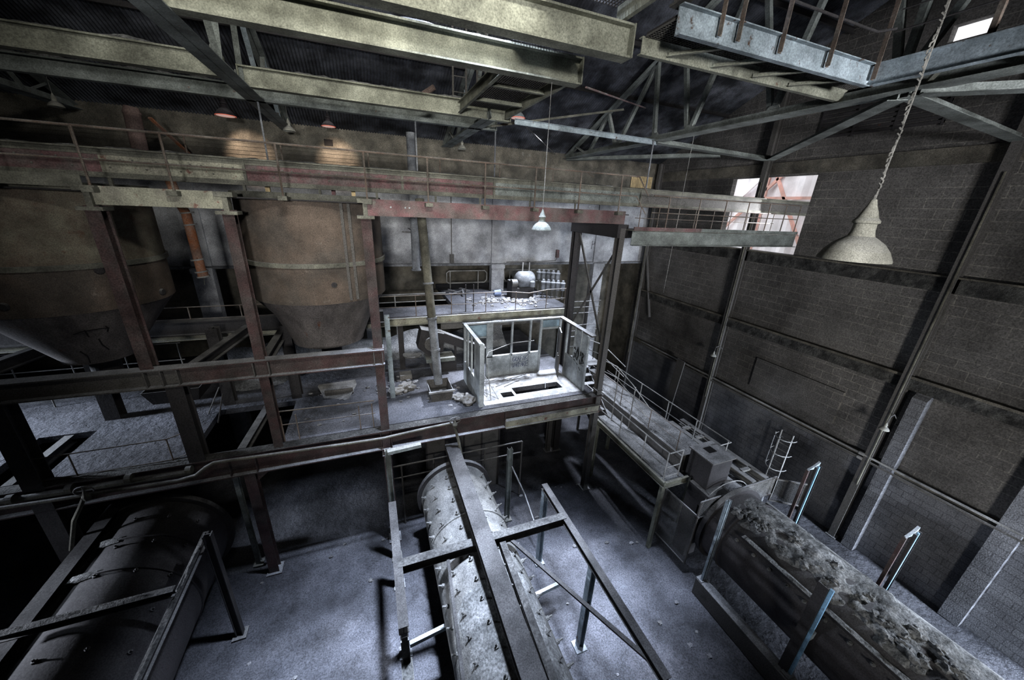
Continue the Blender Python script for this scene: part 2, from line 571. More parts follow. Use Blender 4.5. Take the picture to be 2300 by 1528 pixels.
def crust(p0, p1, width, h, seed=0, n=60, gaps=0.0):
    """uneven settled dust lying along the top of a member"""
    p0, p1 = V(p0), V(p1)
    d = (p1-p0)
    sd = d.normalized().cross(V((0, 0, 1))).normalized()
    mb = MB()
    cols = 5
    vs = []
    for i in range(n+1):
        t = i/n
        p = p0+d*t
        e = min(1, 8*t, 8*(1-t))
        for k in range(cols+1):
            a = k/cols-0.5
            prof = max(0, 1-(2*abs(a))**3)
            hh = h*(0.5+0.9*noise.noise(V((t*d.length*1.6+seed, a*2, seed)))+0.5*noise.noise(V((t*d.length*6+seed, a*5, seed*2))))
            hh = max(hh-gaps*h, 0.002)*prof*e+0.001
            vs.append(p+sd*(a*width)+V((0, 0, hh)))
    fs = []
    for i in range(n):
        for k in range(cols):
            a = i*(cols+1)+k
            fs.append((a, a+1, a+cols+2, a+cols+1))
    base = len(vs)
    for i in range(n+1):
        p = p0+d*(i/n)
        vs += [p-sd*width*0.5-V((0, 0, 0.004)), p+sd*width*0.5-V((0, 0, 0.004))]
    for i in range(n):
        b = base+2*i
        fs.append((b, b+2, b+3, b+1))
        a = i*(cols+1)
        fs.append((a, a+cols+1, b+2, b))
        fs.append((a+cols, b+1, b+3, a+2*cols+1))
    return mb.add(vs, fs)


def railing(label, path, posts, z_drop=1.05, mats=RAILM, mids=(0.5,), r=0.022, name='guard_rail', cat='railing', group=None, foot=False, ends=None, pr=None):
    """path: top-rail polyline; posts: list of (x, y, ztop, zbottom)"""
    p0 = V(path[0])
    t = thing(name, label, cat, (p0.x, p0.y, p0.z-z_drop), group)
    MB().tube(path, r).build('top_rail', mats, t)
    for m_ in mids:
        MB().tube([V(p)-V((0, 0, z_drop*m_)) for p in path], r*0.8).build('mid_rail', mats, t)
    for (x, y, zt, zb) in posts:
        pm = MB().tube([(x, y, zb), (x, y, zt)], pr or r, 6)
        po = pm.build('post', mats, t)
        if foot:
            MB().box(x-0.09, x+0.09, y-0.14, y+0.06, zb, zb+0.09).build('foot_bracket', BANDM, po)
    return t


# ================================================================== THE SETTING
RW = 15.65
BY = 17.9
EAVE = 13.5
RIDGE_Y = 4.95


def roofz(y):
    return EAVE+0.44*(18.1-y) if y >= RIDGE_Y else EAVE+0.44*(18.1-RIDGE_Y)-0.44*(RIDGE_Y-y)


# floor
mb = MB()
nx, ny = 110, 90
vs = []
for j in range(ny+1):
    for i in range(nx+1):
        x = -16.2+i*(16.2+RW+0.3)/nx
        y = -8.3+j*(8.3+21.4)/ny
        z = 0.03*noise.noise(V((x*0.9, y*0.9, 0)))+0.015*noise.noise(V((x*3, y*3, 3)))
        vs.append((x, y, z-0.02))
fs = [(j*(nx+1)+i, j*(nx+1)+i+1, (j+1)*(nx+1)+i+1, (j+1)*(nx+1)+i) for j in range(ny) for i in range(nx)]
mb.add(vs, fs)
struct(mb.build('floor', FLOORM, smooth=True))

# roof, corrugated down the slope
mb = MB()
for (ya, yb) in ((18.4, RIDGE_Y), (RIDGE_Y, -8.5)):
    n = 3000
    x0, x1 = -16.4, RW+0.35
    vs = []
    for yy in (ya, yb):
        for i in range(n+1):
            x = x0+(x1-x0)*i/n
            vs.append((x, yy, roofz(yy)+0.12+0.02*math.sin(2*math.pi*x/0.1)))
    fs = [(i, i+1, n+2+i, n+1+i) for i in range(n)]
    mb.add(vs, fs)
struct(mb.build('ceiling', ROOFM))


def gable(xa, xb, material, holes=(), name='wall_right', y0=-8.3, y1=18.2):
    """wall in the YZ plane up to the roof line with rectangular holes (ya,yb,za,zb)"""
    mb = MB()
    cuts = sorted({y0, RIDGE_Y, y1} | {h[0] for h in holes} | {h[1] for h in holes})
    for a, b in zip(cuts[:-1], cuts[1:]):
        hz = sorted([(h[2], h[3]) for h in holes if h[0] <= a+1e-6 and h[1] >= b-1e-6])
        z = -0.1
        for za, zb in hz:
            mb.box(xa, xb, a, b, z, za)
            z = zb
        mb.prism([(xa, a, z), (xa, b, z), (xa, b, roofz(b)+0.1), (xa, a, roofz(a)+0.1)], (xb-xa, 0, 0))
    return struct(mb.build(name, material))


HOLES = ((9.5, 12.98, 9.8, 12.72), (6.42, 7.22, 15.95, 16.35), (15.0, 15.9, 0.12, 0.62))
gable(RW, RW+0.25, BLOCK, HOLES)
struct(MB().box(RW, RW+0.25, 18.2, 21.3, -0.1, 14).box(-16.3, -16.0, 18.2, 21.3, -0.1, 14).box(-16.3, RW+0.25, 21.2, 21.4, -0.1, 8.4).box(-16.3, RW+0.25, 18.19, 18.4, 8.2, 14.2).build('wall_rear', CONCB))
gable(-16.2, -16.0, CONC, (), 'wall_left')
mb = MB().box(-16.2, RW+0.2, -8.5, -8.3, -0.1, EAVE+0.3)
struct(mb.build('wall_front', CONC))
# pale lower blockwork dado skin of the right wall
mb = MB().box(RW-0.05, RW+0.01, -8.3, 18.0, -0.05, 3.3)
struct(mb.build('trim_1', BLOCKL))
# concrete bands of the right wall
BANDS = ((12.78, 13.22, 0.08), (9.32, 9.74, 0.10), (6.25, 6.62, 0.14), (3.30, 3.56, 0.12))
for i, (a, b, t_) in enumerate(BANDS):
    mb = MB()
    mb.box(RW-t_, RW+0.02, -8.3, 18.0, a, b)
    if i == 0:
        mb.box(RW-0.1, RW+0.02, -8.3, 18.0, 15.0, 15.1)
    struct(mb.build('trim_%d' % (i+2), CONCB if i in (0, 3) else ROUGHB))
struct(MB().box(RW-0.2, RW+0.02, -8.3, 18.0, 6.62, 6.70).box(RW-0.16, RW+0.02, -8.3, 18.0, 9.74, 9.79).build('trim_9', CONCB), 'thin ledges along the right wall')
# bricked-up window on the right wall
mb = MB().box(RW-0.09, RW+0.02, 6.3, 9.6, 4.0, 5.35)
struct(mb.build('window_1', BLOCK), 'bricked-up window recess of pale blocks')
# louvred panel under the roof
mb = MB()
for k in range(9):
    mb.box(RW-0.06, RW+0.01, 6.6, 9.9, 13.9+k*0.13, 13.98+k*0.13)
for yy in (6.6, 7.7, 8.8, 9.87):
    mb.box(RW-0.07, RW+0.01, yy, yy+0.05, 13.85, 15.05)
struct(mb.build('window_2', DARKST), 'dark louvred panel high in the gable')

# back wall : eave beam, wall band, recess
mb = MB()
mb.box(-16.2, RW+0.1, BY, BY+0.3, 12.9, EAVE+0.25)
mb.box(-16.2, RW+0.1, BY+0.05, BY+0.3, 12.35, 12.9)
struct(mb.build('trim_6', CONCB), 'stained concrete eave beam of the back wall')
mb = MB()
mb.box(-16.2, RW+0.1, BY+0.12, BY+0.3, 8.25, 12.35)
o = struct(mb.build('wall_back', CONCP))
mb = MB()
mb.box(-16.2, RW+0.1, 21.0, 21.2, -0.1, 8.3)
mb.box(-16.2, RW+0.1, BY+0.1, 21.2, 8.18, 8.3)
struct(mb.build('wall_back_recess', CONCB))
mb = MB()
for k in range(4):
    mb.box(-16.2, 2.6, BY+0.02, BY+0.06, 12.36+k*0.14, 12.47+k*0.14)
struct(mb.build('trim_7', CONCB), 'dark louvre strip under the eave beam')
mb = MB()
mb.box(-16.1, 15.6, BY-0.02, BY+0.14, 8.2, 8.3)
struct(mb.build('trim_8', CONC), 'narrow ledge along the foot of the pale wall band')

# masonry pillars of the back wall
for i, (x, lab) in enumerate(((6.2, 'pale square masonry pillar behind the upper platform motor'),
                              (-0.1, 'masonry pillar of the back wall behind the brown silo'),
                              (-6.3, 'masonry pillar of the back wall behind the hanging orange pipe'),
                              (12.4, 'shadowed masonry pillar of the back wall right of the braced tower'))):
    p = MB().box(x-0.34, x+0.34, BY-0.1, BY+0.3, 0, 8.25)
    p.box(x-0.37, x+0.37, BY-0.14, BY+0.1, 8.05, 8.22)
    p.box(x-0.33, x+0.33, BY+0.02, BY+0.14, 8.3, 12.4)
    tag(p.build('masonry_pillar', CONCP), lab, 'pillar', 'masonry pillars of the back wall')

# masonry buttresses, right wall
for (ya, yb, top, lab) in ((4.28, 4.62, 6.12, 'block buttress with a sunlit edge, beside the rusty wall column'),
                           (1.62, 2.05, 6.12, 'block buttress nearest the bottom right corner'),):
    p = MB().box(RW-0.32, RW, ya, yb, 0, top)
    p.prism([(RW-0.32, ya, top), (RW, ya, top), (RW, ya, top+0.25)], (0, yb-ya, 0))
    tag(p.build('block_buttress', BLOCKL), lab, 'buttress', 'block buttresses on the right wall')

# steel columns along the right wall
for (y, lab) in ((11.4, 'steel wall column left of the bright opening'), (4.95, 'steel wall column between the two block buttress bays'),
                 (17.5, 'steel wall column in the far dark corner'), (-1.5, 'steel wall column nearest the viewer')):
    t = thing('wall_column', lab, 'column', (RW-0.22, y, 0), 'steel columns of the right wall')
    MB().ibeam((RW-0.2, y, 0), (RW-0.2, y, roofz(y)-0.1), 0.26, 0.2, up=(1, 0, 0)).build('shaft', STEEL, t)
    MB().tube([(RW-0.36, y-0.05, 2.5), (RW-0.36, y-0.05, 12.5)], 0.025, 6).build('conduit', PIPEY, t)
    MB().box(RW-0.38, RW-0.05, y-0.16, y+0.16, 0, 0.03).build('base_plate', STEEL, t)

# ================================================================== ROOF STEEL
def truss(x, lab, m_=GREYP, yend=-8.2):
    t = thing('roof_truss', lab, 'truss', (x, BY-0.1, 13.4), 'roof trusses')
    zb = 13.45
    for q in (-1, 1):
        pass
    bc = MB()
    bc.angle((x-0.01, BY, zb), (x-0.01, yend, zb), 0.21, 0.018, q=1)
    bc.angle((x+0.01, BY, zb), (x+0.01, yend, zb), 0.21, 0.018, q=-1)
    bc.build('bottom_chord', m_, t)
    top = lambda y: (zb+0.05+0.405*(18.0-y) if y >= RIDGE_Y else zb+0.05+0.405*(18.0-RIDGE_Y)-0.405*(RIDGE_Y-y))
    tc = MB()
    tc.angle((x-0.01, BY+0.05, top(BY)), (x-0.01, RIDGE_Y, top(RIDGE_Y)), 0.14, 0.016, q=1)
    tc.angle((x+0.01, BY+0.05, top(BY)), (x+0.01, RIDGE_Y, top(RIDGE_Y)), 0.14, 0.016, q=-1)
    tc.angle((x, RIDGE_Y, top(RIDGE_Y)), (x, -8.2, top(-8.2)), 0.14, 0.016, q=1)
    tc.build('top_chord', m_, t)
    W = [(15.9, 15.9), (15.9, 14.6), (13.8, 14.6), (13.8, 12.0), (11.6, 12.0), (10.1, 10.9), (10.05, 8.6), (7.4, 8.6), (7.4, 6.2), (4.95, 6.2), (4.95, 4.95),
         (4.95, 3.0), (2.4, 3.0), (2.4, 0.6), (-0.2, 0.6)]
    for yb_, yt in W:
        if yb_ < yend+0.05:
            continue
        if abs(yb_-yt) < 0.01 and yb_ > 15:
            yb_, yt = 17.0, 15.9
            zz0, zz1 = top(17.0), zb
            wb = MB().angle((x, yb_, zz0), (x, yt, zz1), 0.07, 0.01)
        else:
            wb = MB().angle((x, yb_, zb+0.05), (x, yt, top(yt)), 0.12, 0.012, up=(1, 0, 0))
        wb.build('web_member', m_ if random.random() < 0.75 else BLUEP, t)
    for yy in (13.8, 11.6, 10.08, 7.4):
        if yy < yend-0.1:
            continue
        g = MB().prism([(x-0.012, yy-0.28, zb+0.02), (x-0.012, yy+0.28, zb+0.02), (x-0.012, yy+0.12, zb+0.3), (x-0.012, yy-0.12, zb+0.3)], (0.024, 0, 0))
        g.build('gusset_plate', m_, t)
    return t


truss(9.7, 'dusty roof truss carrying the right catwalk, nearest the right wall')
truss(3.6, 'roof truss above the middle of the hall behind the cut beams', yend=11.6)
truss(-2.5, 'roof truss on the left where the pale beams are cut off')
truss(-8.6, 'shadowed roof truss at the far left edge')

for i, (yy, lab) in enumerate(((16.2, 'roof purlin nearest the back wall'), (14.0, 'second roof purlin from the back wall'),
                               (11.9, 'third roof purlin from the back wall'), (9.8, 'fourth roof purlin from the back wall'),
                               (7.6, 'second roof purlin from the ridge'), (5.5, 'roof purlin just below the ridge'))):
    z = 13.5+0.405*(18-yy)+0.25
    p = MB().channel((-16.0, yy, z), (RW, yy, z), 0.16, 0.07, 0.012)
    tag(p.build('roof_purlin', DARKST), lab, 'purlin', 'roof purlins')


def pale_beam(x0, x1, y, z0, h, lab, m_=KHAKI, w_=0.22, cr=True, seed=1):
    t = thing('runway_beam', lab, 'beam', (x0, y, z0), 'pale beams under the roof')
    MB().ibeam((x0, y, z0+h/2), (x1, y, z0+h/2), h, w_, 0.03, 0.02).build('rolled_section', m_, t)
    for xe in (x0, x1):
        MB().box(xe-0.012, xe+0.012, y-w_/2-0.02, y+w_/2+0.02, z0, z0+h).build('end_plate', m_, t)
    if cr:
        crust((x0+0.02, y, z0+h), (x1-0.02, y, z0+h), w_*0.98, 0.05 if y < 9 else 0.09, seed, int(abs(x1-x0)*14), 0.25).build('dust_layer', DKCRUST if y < 9 else CRUST, t, smooth=True)
    return t


pale_beam(-2.48, 4.28, 11.7, 13.47, 0.42, 'pale khaki roof beam ending beside the white lamp', seed=3)
pale_beam(-14.0, -2.62, 11.1, 13.47, 0.42, 'upper pale beam at the left, cut off short before the truss', seed=5)
pale_beam(-14.0, 4.32, 13.1, 13.45, 0.36, 'long slim grey-green beam under the roof, third from the top on the left', GREYP, 0.2, seed=7)
pale_beam(-2.64, 4.3, 7.72, 13.48, 0.46, 'pale khaki roof beam crossing from upper left, second nearest the viewer', w_=0.26, seed=9)
pale_beam(-2.64, 4.3, 6.15, 13.48, 0.46, 'broad pale khaki roof beam at the top centre, nearest the viewer', w_=0.26, seed=11)

tag(MB().channel((4.42, 11.6, 13.5), (9.68, 11.45, 13.42), 0.16, 0.07, 0.012).build('tie_bar', BLUEP),
    'pale blue channel tie running from the white lamp to the right truss', 'tie bar')
for a, b, lab in (((9.7, 4.75, 13.36), (15.45, 4.95, 13.2), 'roof tie from the right truss down to the rusty wall column'),
                  ((9.7, 4.9, 13.34), (15.45, 11.4, 13.3), 'long diagonal roof brace to the column by the bright opening'),
                  ((9.7, 11.4, 13.38), (15.45, 11.4, 13.3), 'short rust-ended roof tie above the bright opening'),
                  ((9.7, 4.6, 13.36), (15.45, -1.5, 13.2), 'level roof brace leaving the frame at the right edge'),
                  ((9.7, 17.8, 13.4), (13.2, 11.8, 13.3), 'thin roof brace in the far right corner')):
    t = MB()
    t.angle(a, b, 0.16, 0.014, q=1)
    t.angle(a, b, 0.16, 0.014, q=-1)
    tag(t.build('roof_brace', GREYP), lab, 'brace', 'bracing between the right truss and the wall')
tag(MB().angle((4.0, 12.6, 13.45), (9.2, 12.9, 14.6), 0.07, 0.01).build('roof_brace', BANDM),
    'slim rust-tipped brace behind the pale blue tie', 'brace')
tag(MB().tube([(4.6, 7.9, 13.55), (9.6, 12.2, 14.6)], 0.02, 6).build('tie_rod', REDWEB), 'thin red tie rod slanting down from the beam end', 'rod')
tag(MB().tube([(8.9, 17.6, 13.6), (5.2, 13.0, 13.8)], 0.018, 6).build('tie_rod', STEEL), 'thin grey tie rod rising from the back wall behind the blue tie', 'rod')


def grating(mb, x0, x1, y0, y1, z, nx_, ny_, t=0.012):
    for i in range(nx_+1):
        x = x0+(x1-x0)*i/nx_
        mb.box(x-t/2, x+t/2, y0, y1, z, z+0.03)
    for j in range(ny_+1):
        y = y0+(y1-y0)*j/ny_
        mb.box(x0, x1, y-t/2, y+t/2, z+0.004, z+0.028)


# catwalk along y between the pale beams
t = thing('cross_catwalk', 'suspended catwalk with grating crossing between the cut pale beams', 'catwalk', (3.4, 8.0, 13.9))
for ya, yb, zc_ in ((1.5, 6.25, 14.1), (7.92, 11.52, 13.64)):
    MB().channel((2.75, ya, zc_), (2.75, yb, zc_), 0.26, 0.08, 0.015, -1).build('side_channel', KHAKI, t)
    MB().channel((4.08, ya, zc_), (4.08, yb, zc_), 0.26, 0.08, 0.015, 1).build('side_channel', KHAKI, t)
    g = MB()
    grating(g, 2.78, 4.05, ya, yb, zc_+0.08, 22, int((yb-ya)*14))
    g.build('floor_grating', DARKST, t)
g = MB()
grating(g, 2.78, 4.05, 6.3, 7.6, 13.97, 22, 20)
g.build('floor_grating', DARKST, t)
for yy, zc_ in ((3.0, 14.0), (4.9, 14.0), (8.9, 13.54), (10.2, 13.54)):
    MB().angle((2.76, yy, zc_), (4.07, yy, zc_), 0.1, 0.012).build('cross_member', KHAKI, t)
# right catwalk, along x then towards the viewer
t = thing('side_catwalk', 'pale blue-grey catwalk high on the right, with grating floor', 'catwalk', (4.4, 5.4, 13.5))
MB().channel((4.36, 5.14, 13.68), (9.05, 5.14, 13.68), 0.36, 0.1, 0.016, 1).build('outer_channel', BLUEP, t)
MB().channel((4.36, 5.86, 13.62), (9.9, 5.86, 13.62), 0.24, 0.09, 0.016, -1).build('inner_channel', KHAKI, t)
MB().channel((9.05, 5.14, 13.68), (9.2, -2.5, 13.68), 0.36, 0.1, 0.016, 1).build('outer_channel', BLUEP, t)
MB().channel((9.9, 5.86, 13.62), (10.0, -2.5, 13.62), 0.24, 0.09, 0.016, -1).build('inner_channel', GREYP, t)
MB().box(4.4, 9.9, 5.17, 5.83, 13.76, 13.78).build('deck_plate', DARKST, t)
MB().box(9.12, 9.9, -2.5, 5.17, 13.76, 13.78).build('deck_plate', DARKST, t)
g = MB()
grating(g, 4.4, 9.9, 5.17, 5.83, 13.72, 90, 12)
grating(g, 9.12, 9.9, -2.5, 5.17, 13.72, 12, 120)
g.build('floor_grating', STEEL, t)
for xa in (4.9, 5.9, 6.9, 7.9):
    MB().angle((xa, 5.84, 13.53), (xa+0.55, 5.16, 13.53), 0.07, 0.01).build('cross_member', KHAKI, t)
for ya in (4.2, 3.0, 1.8):
    MB().angle((9.1, ya, 13.53), (9.9, ya+0.5, 13.53), 0.07, 0.01).build('cross_member', KHAKI, t)
for a, b in (((4.4, 5.3, 14.0), (4.4, -1.0, 14.0)),):
    tag(MB().ibeam(a, b, 0.24, 0.16).build('catwalk_bearer', STEEL), 'dark beam rising out of the top of the view beside the cut beam ends', 'beam')
pts = []
posts = []
for px in (1612, 1655, 1745, 1850, 1950):
    p = AY(px, {1612: 55, 1655: 60, 1745: 105, 1850: 145, 1950: 180}[px], 5.08)
    posts.append((p.x, 5.08, 15.05 if px != 1655 else 14.8, 13.6))
tr = thing('catwalk_railing', 'rusty square-post railing along the pale blue catwalk', 'railing', (4.5, 5.08, 13.86))
MB().tube([(4.6, 5.08, 14.98), (9.0, 5.08, 14.98)], 0.03, 8).build('top_rail', DARKST, tr)
MB().tube([(4.6, 5.08, 14.3), (8.75, 5.08, 14.3), (8.95, 4.9, 14.32)], 0.02, 8).build('mid_rail', DARKST, tr)
for (x, y, a, b) in posts:
    MB().angle((x, y-0.03, b), (x, y-0.03, a), 0.075, 0.012, up=(0, -1, 0)).build('post', RAILM, tr)
tr = thing('catwalk_railing', 'railing of the catwalk turning towards the viewer at upper right', 'railing', (9.1, 5.0, 13.86))
for zz, r in ((14.98, 0.022), (14.62, 0.012), (14.3, 0.014)):
    MB().tube([(9.02, 4.95, zz), (9.2, -2.2, zz)], r, 6).build('rail', DARKST, tr)
for yy in (3.7, 2.6, 1.2, -0.5):
    MB().angle((9.1, yy, 13.6), (9.1, yy, 15.0), 0.07, 0.012, up=(1, 0, 0)).build('post', RAILM, tr)
# ladder above the cut beam
t = thing('roof_ladder', 'small steel ladder standing on the beam behind the catwalk', 'ladder', (2.7, 11.8, 13.9))
for x in (2.62, 3.0):
    MB().bar((x, 11.9, 13.85), (x, 11.9, 16.0), 0.05, 0.03, up=(0, 1, 0)).build('stile', STEEL, t)
for k in range(5):
    MB().tube([(2.62, 11.9, 14.1+k*0.38), (3.0, 11.9, 14.1+k*0.38)], 0.014, 6).build('rung', STEEL, t)
t = thing('roof_ladder', 'second ladder frame just right of the small roof ladder', 'ladder', (3.4, 11.8, 13.9))
for x in (3.35, 3.6):
    MB().bar((x, 12.0, 13.85), (x, 12.0, 16.0), 0.05, 0.03, up=(0, 1, 0)).build('stile', STEEL, t)
for k in range(5):
    MB().tube([(3.35, 12.0, 14.2+k*0.38), (3.6, 12.0, 14.2+k*0.38)], 0.014, 6).build('rung', STEEL, t)
# stub pipe on beam
a = AY(935, 222, 11.9)
b = AY(975, 196, 11.6)
tag(MB().tube([a, b], 0.075, 14).build('stub_pipe', BROWNP), 'short rusty pipe end sticking up from a pale beam', 'pipe')
# hanger rods
for (px, py, y, zb, lab) in ((575, 205, 13.1, 11.85, 'hanger rod at the left of the glowing lamps'), (932, 258, 13.1, 12.0, 'hanger rod above the tall grey pipe'),
                             (1113, 292, 13.1, 11.9, 'hanger rod near the end of the slim grey-green beam'), (1467, 325, 11.4, 11.7, 'hanger rod under the end of the blue tie')):
    p = AY(px, py, y)
    tag(MB().tube([(p.x, y, 13.45), (p.x, y, zb)], 0.025, 6).build('hanger_rod', PIPEG), lab, 'rod', 'rods hanging from the roof steel')

# ================================================================== GIRDERS AND UPPER WALKWAY
GY = 11.0
t = thing('plate_girder', 'long riveted plate girder with red, cream and grey webs above the silos', 'girder', (-12, GY, 11.28))
segs = ((-13.0, -5.15, REDWEB), (-5.15, -2.6, CREAM), (-2.6, 3.6, REDWEB), (3.6, 9.0, GREYP), (9.0, 20.0, STEEL))
for a, b, m_ in segs:
    MB().box(a, b-0.002, GY-0.012, GY+0.012, 11.32, 11.84).build('web_plate', m_, t)
fl = MB().box(-13, 20, GY-0.16, GY+0.16, 11.84, 11.87).box(-13, 20, GY-0.03, GY+0.03, 11.74, 11.84)
fl.build('top_flange', BANDM, t)
fl = MB().box(-13, 20, GY-0.16, GY+0.16, 11.29, 11.32).box(-13, 20, GY-0.03, GY+0.03, 11.32, 11.4)
fl.build('bottom_flange', BANDM, t)
crust((-13, GY, 11.87), (15.5, GY, 11.87), 0.3, 0.05, 2, 400, 0.2).build('dust_layer', CRUST, t, smooth=True)
rv = MB().lathe([(0.0, 0.022), (0.012, 0.018), (0.018, 0.0)], 8, (0, 0, 0), 'y')
rvm = None
for k in range(90):
    x = -7.4+k*0.2
    z = 11.66 if k % 3 else 11.5
    if rvm is None:
        q = MB().ico((0, 0, 0), 0.022, 0, jit=0)
        rvm = q.build('rivet', BANDM, t)
        rvm.location = (x+12, -0.02, z-11.28)
        rm = rvm.data
        rm.transform(Matrix.Translation(V(t['_w'])))
    else:
        r_ = rvm.copy()
        COL.objects.link(r_)
        r_.location = (x+12, -0.02, z-11.28)
for x in (-2.58, 1.0, 3.62, 9.0):
    MB().box(x-0.03, x+0.03, GY-0.06, GY, 11.32, 11.84).build('stiffener', BANDM, t)

# front line beam (y = 10.08), red and rusty pieces over the columns
YF = 10.08
def front_beam(x0, x1, z0, z1, m_, lab):
    t = thing('fascia_beam', lab, 'beam', (x0, YF, z0), 'fascia beams over the columns')
    MB().channel((x0, YF-0.08, (z0+z1)/2), (x1, YF-0.08, (z0+z1)/2), z1-z0, 0.14, 0.02, -1).build('channel_web', m_, t)
    return t
t = front_beam(0.04, 7.72, 10.73, 11.12, REDWEB, 'faded red fascia beam below the railing, right of the brown silo')
for x in (0.6, 0.95, 1.05):
    MB().lathe([(0, -0.02), (0.02, -0.015), (0.024, 0)], 8, (x, YF-0.08, 10.95), 'y').build('bolt', CABM, t)
t = front_beam(-4.95, -2.85, 10.77, 11.12, CREAM, 'rusty cream fascia beam between the two silos')
t = front_beam(-13.0, -5.05, 11.08, 11.3, BANDM, 'dark fascia beam across the top of the left silo')
for (x, lab) in ((-5.0, 'dusty bearing plate on the column right of the left silo'), (-2.8, 'dusty bearing plate on the column left of the brown silo'), (0.0, 'dusty bearing plate on the column right of the brown silo')):
    b = MB().box(x-0.17, x+0.17, YF-0.2, YF+0.15, 11.02, 11.12).box(x-0.2, x+0.2, YF-0.22, YF+0.15, 10.66, 10.73).box(x-0.05, x+0.05, YF-0.16, YF+0.1, 10.7, 11.05)
    tag(b.build('bearing_plate', BANDM), lab, 'bracket', 'bearing plates on column heads')

wx = [AY(*p, YF-0.1).x for p in ((210, 430), (393, 430), (635, 430), (825, 450), (962, 460), (1088, 466), (1198, 475), (1296, 478), (1385, 485))]
posts = [(x, YF-0.14, 12.14, 11.0) for x in [-7.6, -6.3]+wx]
railing('long rusty handrail on the fascia beam above the silos', [(-13, YF-0.14, 12.14), (8.0, YF-0.14, 12.14), (8.45, YF-0.14, 11.62)],
        posts, 0.56*2, RAILM, (0.5,), 0.022, foot=True)
railing('second rusty handrail behind the riveted plate girder', [(-13, GY+0.9, 12.35), (7.3, GY+0.9, 12.35), (7.6, GY+0.9, 12.2)],
        [(x, GY+0.9, 12.35, 11.3) for x in (-8, -5.9, -3.9, -1.9, 0.2, 2.2, 4.1, 6.0)], 1.1, RAILM, (), 0.018)
# short hangers between girder and fascia
for i, x in enumerate((-5.0, -2.6, -1.0, 0.35, 1.9, 3.2, 4.8, 6.4)):
    tag(MB().angle((x, GY-0.12, 10.9), (x, GY-0.12, 11.3), 0.06, 0.01, up=(0, 1, 0)).build('hanger_bracket', BANDM),
        'short steel bracket hanging under the riveted girder', 'bracket', 'brackets under the riveted girder')
# walkway deck behind the fascia
t = thing('upper_walkway', 'narrow steel walkway deck behind the red fascia beam', 'walkway', (0, 10.6, 10.9))
MB().box(-13, 8.0, YF+0.1, 10.86, 11.0, 11.03).build('deck_plate', DARKST, t)
MB().bar((-13, 11.6, 11.05), (7.9, 11.6, 11.05), 0.05, 0.1).build('kerb_strip', RAILW, t)
# cross walkway right : beam and rails to the opening
t = thing('side_walkway', 'grey walkway with dark beam leading into the bright opening', 'walkway', (7.8, 9.7, 10.1))
MB().channel((7.78, 9.62, 10.33), (15.6, 9.62, 10.33), 0.44, 0.14, 0.02, 1).build('front_beam', GREYP, t)
MB().channel((7.9, 10.7, 10.4), (15.6, 10.7, 10.4), 0.3, 0.1, 0.02, -1).build('rear_beam', STEEL, t)
MB().box(7.8, 15.62, 9.64, 10.7, 10.55, 10.58).build('deck_plate', BANDM, t)
MB().box(7.8, 10.6, 9.56, 9.6, 10.57, 10.68).build('toe_board', REDWEB, t)
MB().box(10.6, 15.6, 9.56, 9.6, 10.57, 10.68).build('toe_board', GREYP, t)
railing('railing on the near side of the walkway leading into the bright opening',
        [(8.45, 9.66, 11.62), (15.5, 9.66, 11.62)], [(x, 9.66, 11.62, 10.55) for x in (9.1, 10.4, 11.6, 12.7, 13.8, 14.7, 15.5)], 1.0, RAILM, (0.5,), 0.02)
railing('railing on the far side of the walkway leading into the bright opening',
        [(8.6, 10.6, 11.3), (15.6, 10.6, 11.3)], [(x, 10.6, 11.3, 10.55) for x in (8.8, 9.6, 10.5, 11.3, 12.2, 13.1, 14.0, 14.8, 15.5)], 0.75, RAILM, (0.5,), 0.015)

# ================================================================== COLUMNS
def column(x, y, z0, z1, lab, m_=STEEL, h=0.3, w_=0.24, up=(0, 1, 0), plates=(), group='steel columns of the platform frame'):
    t = thing('steel_column', lab, 'column', (x, y, z0), group)
    MB().ibeam((x, y, z0), (x, y, z1), h, w_, 0.02, 0.016, up=up).build('shaft', m_, t)
    for zz in plates:
        MB().box(x-w_/2-0.03, x+w_/2+0.03, y-h/2-0.03, y+h/2+0.03, zz, zz+0.03).build('stiffener_plate', m_, t)
    if z0 < 0.1:
        MB().box(x-w_/2-0.08, x+w_/2+0.08, y-h/2-0.08, y+h/2+0.08, 0.0, 0.035).build('base_plate', m_, t)
    return t


column(7.7, 10.1, 0, 10.6, 'tall front column of the braced tower beside the roofless cab', STEEL, 0.26, 0.2, plates=(3.83, 4.7))
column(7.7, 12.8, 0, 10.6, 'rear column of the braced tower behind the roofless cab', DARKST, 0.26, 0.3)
column(0.0, 10.08, 0, 10.7, 'red steel column at the right of the brown silo', REDST, 0.26, 0.24, plates=(6.72, 7.2, 3.6))
column(-2.8, 10.08, 4.56, 10.75, 'red steel column between the two silos', REDST, 0.26, 0.22)
column(-5.0, 10.08, 7.2, 10.75, 'red steel column standing in front of the left silo', REDST, 0.28, 0.24)
column(-4.62, 10.08, 4.5, 6.8, 'dark lower column under the left end of the silo beam', DARKST, 0.3, 0.34)
column(-3.62, 10.08, 0, 3.85, 'red column reaching from the main beam to the floor by the left mill', REDST, 0.26, 0.26)
column(-4.15, 10.5, 0, 3.9, 'thin pale column just left of the red floor column', GREYP, 0.14, 0.12)
column(-7.65, 10.08, 0, 7.0, 'dark column at the left edge of the picture', DARKST, 0.34, 0.36)
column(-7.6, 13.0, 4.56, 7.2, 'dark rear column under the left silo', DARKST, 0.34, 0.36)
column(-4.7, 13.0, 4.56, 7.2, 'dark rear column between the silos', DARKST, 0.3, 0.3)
column(-2.75, 12.9, 4.56, 7.2, 'dark rear column under the brown silo', DARKST, 0.3, 0.3)
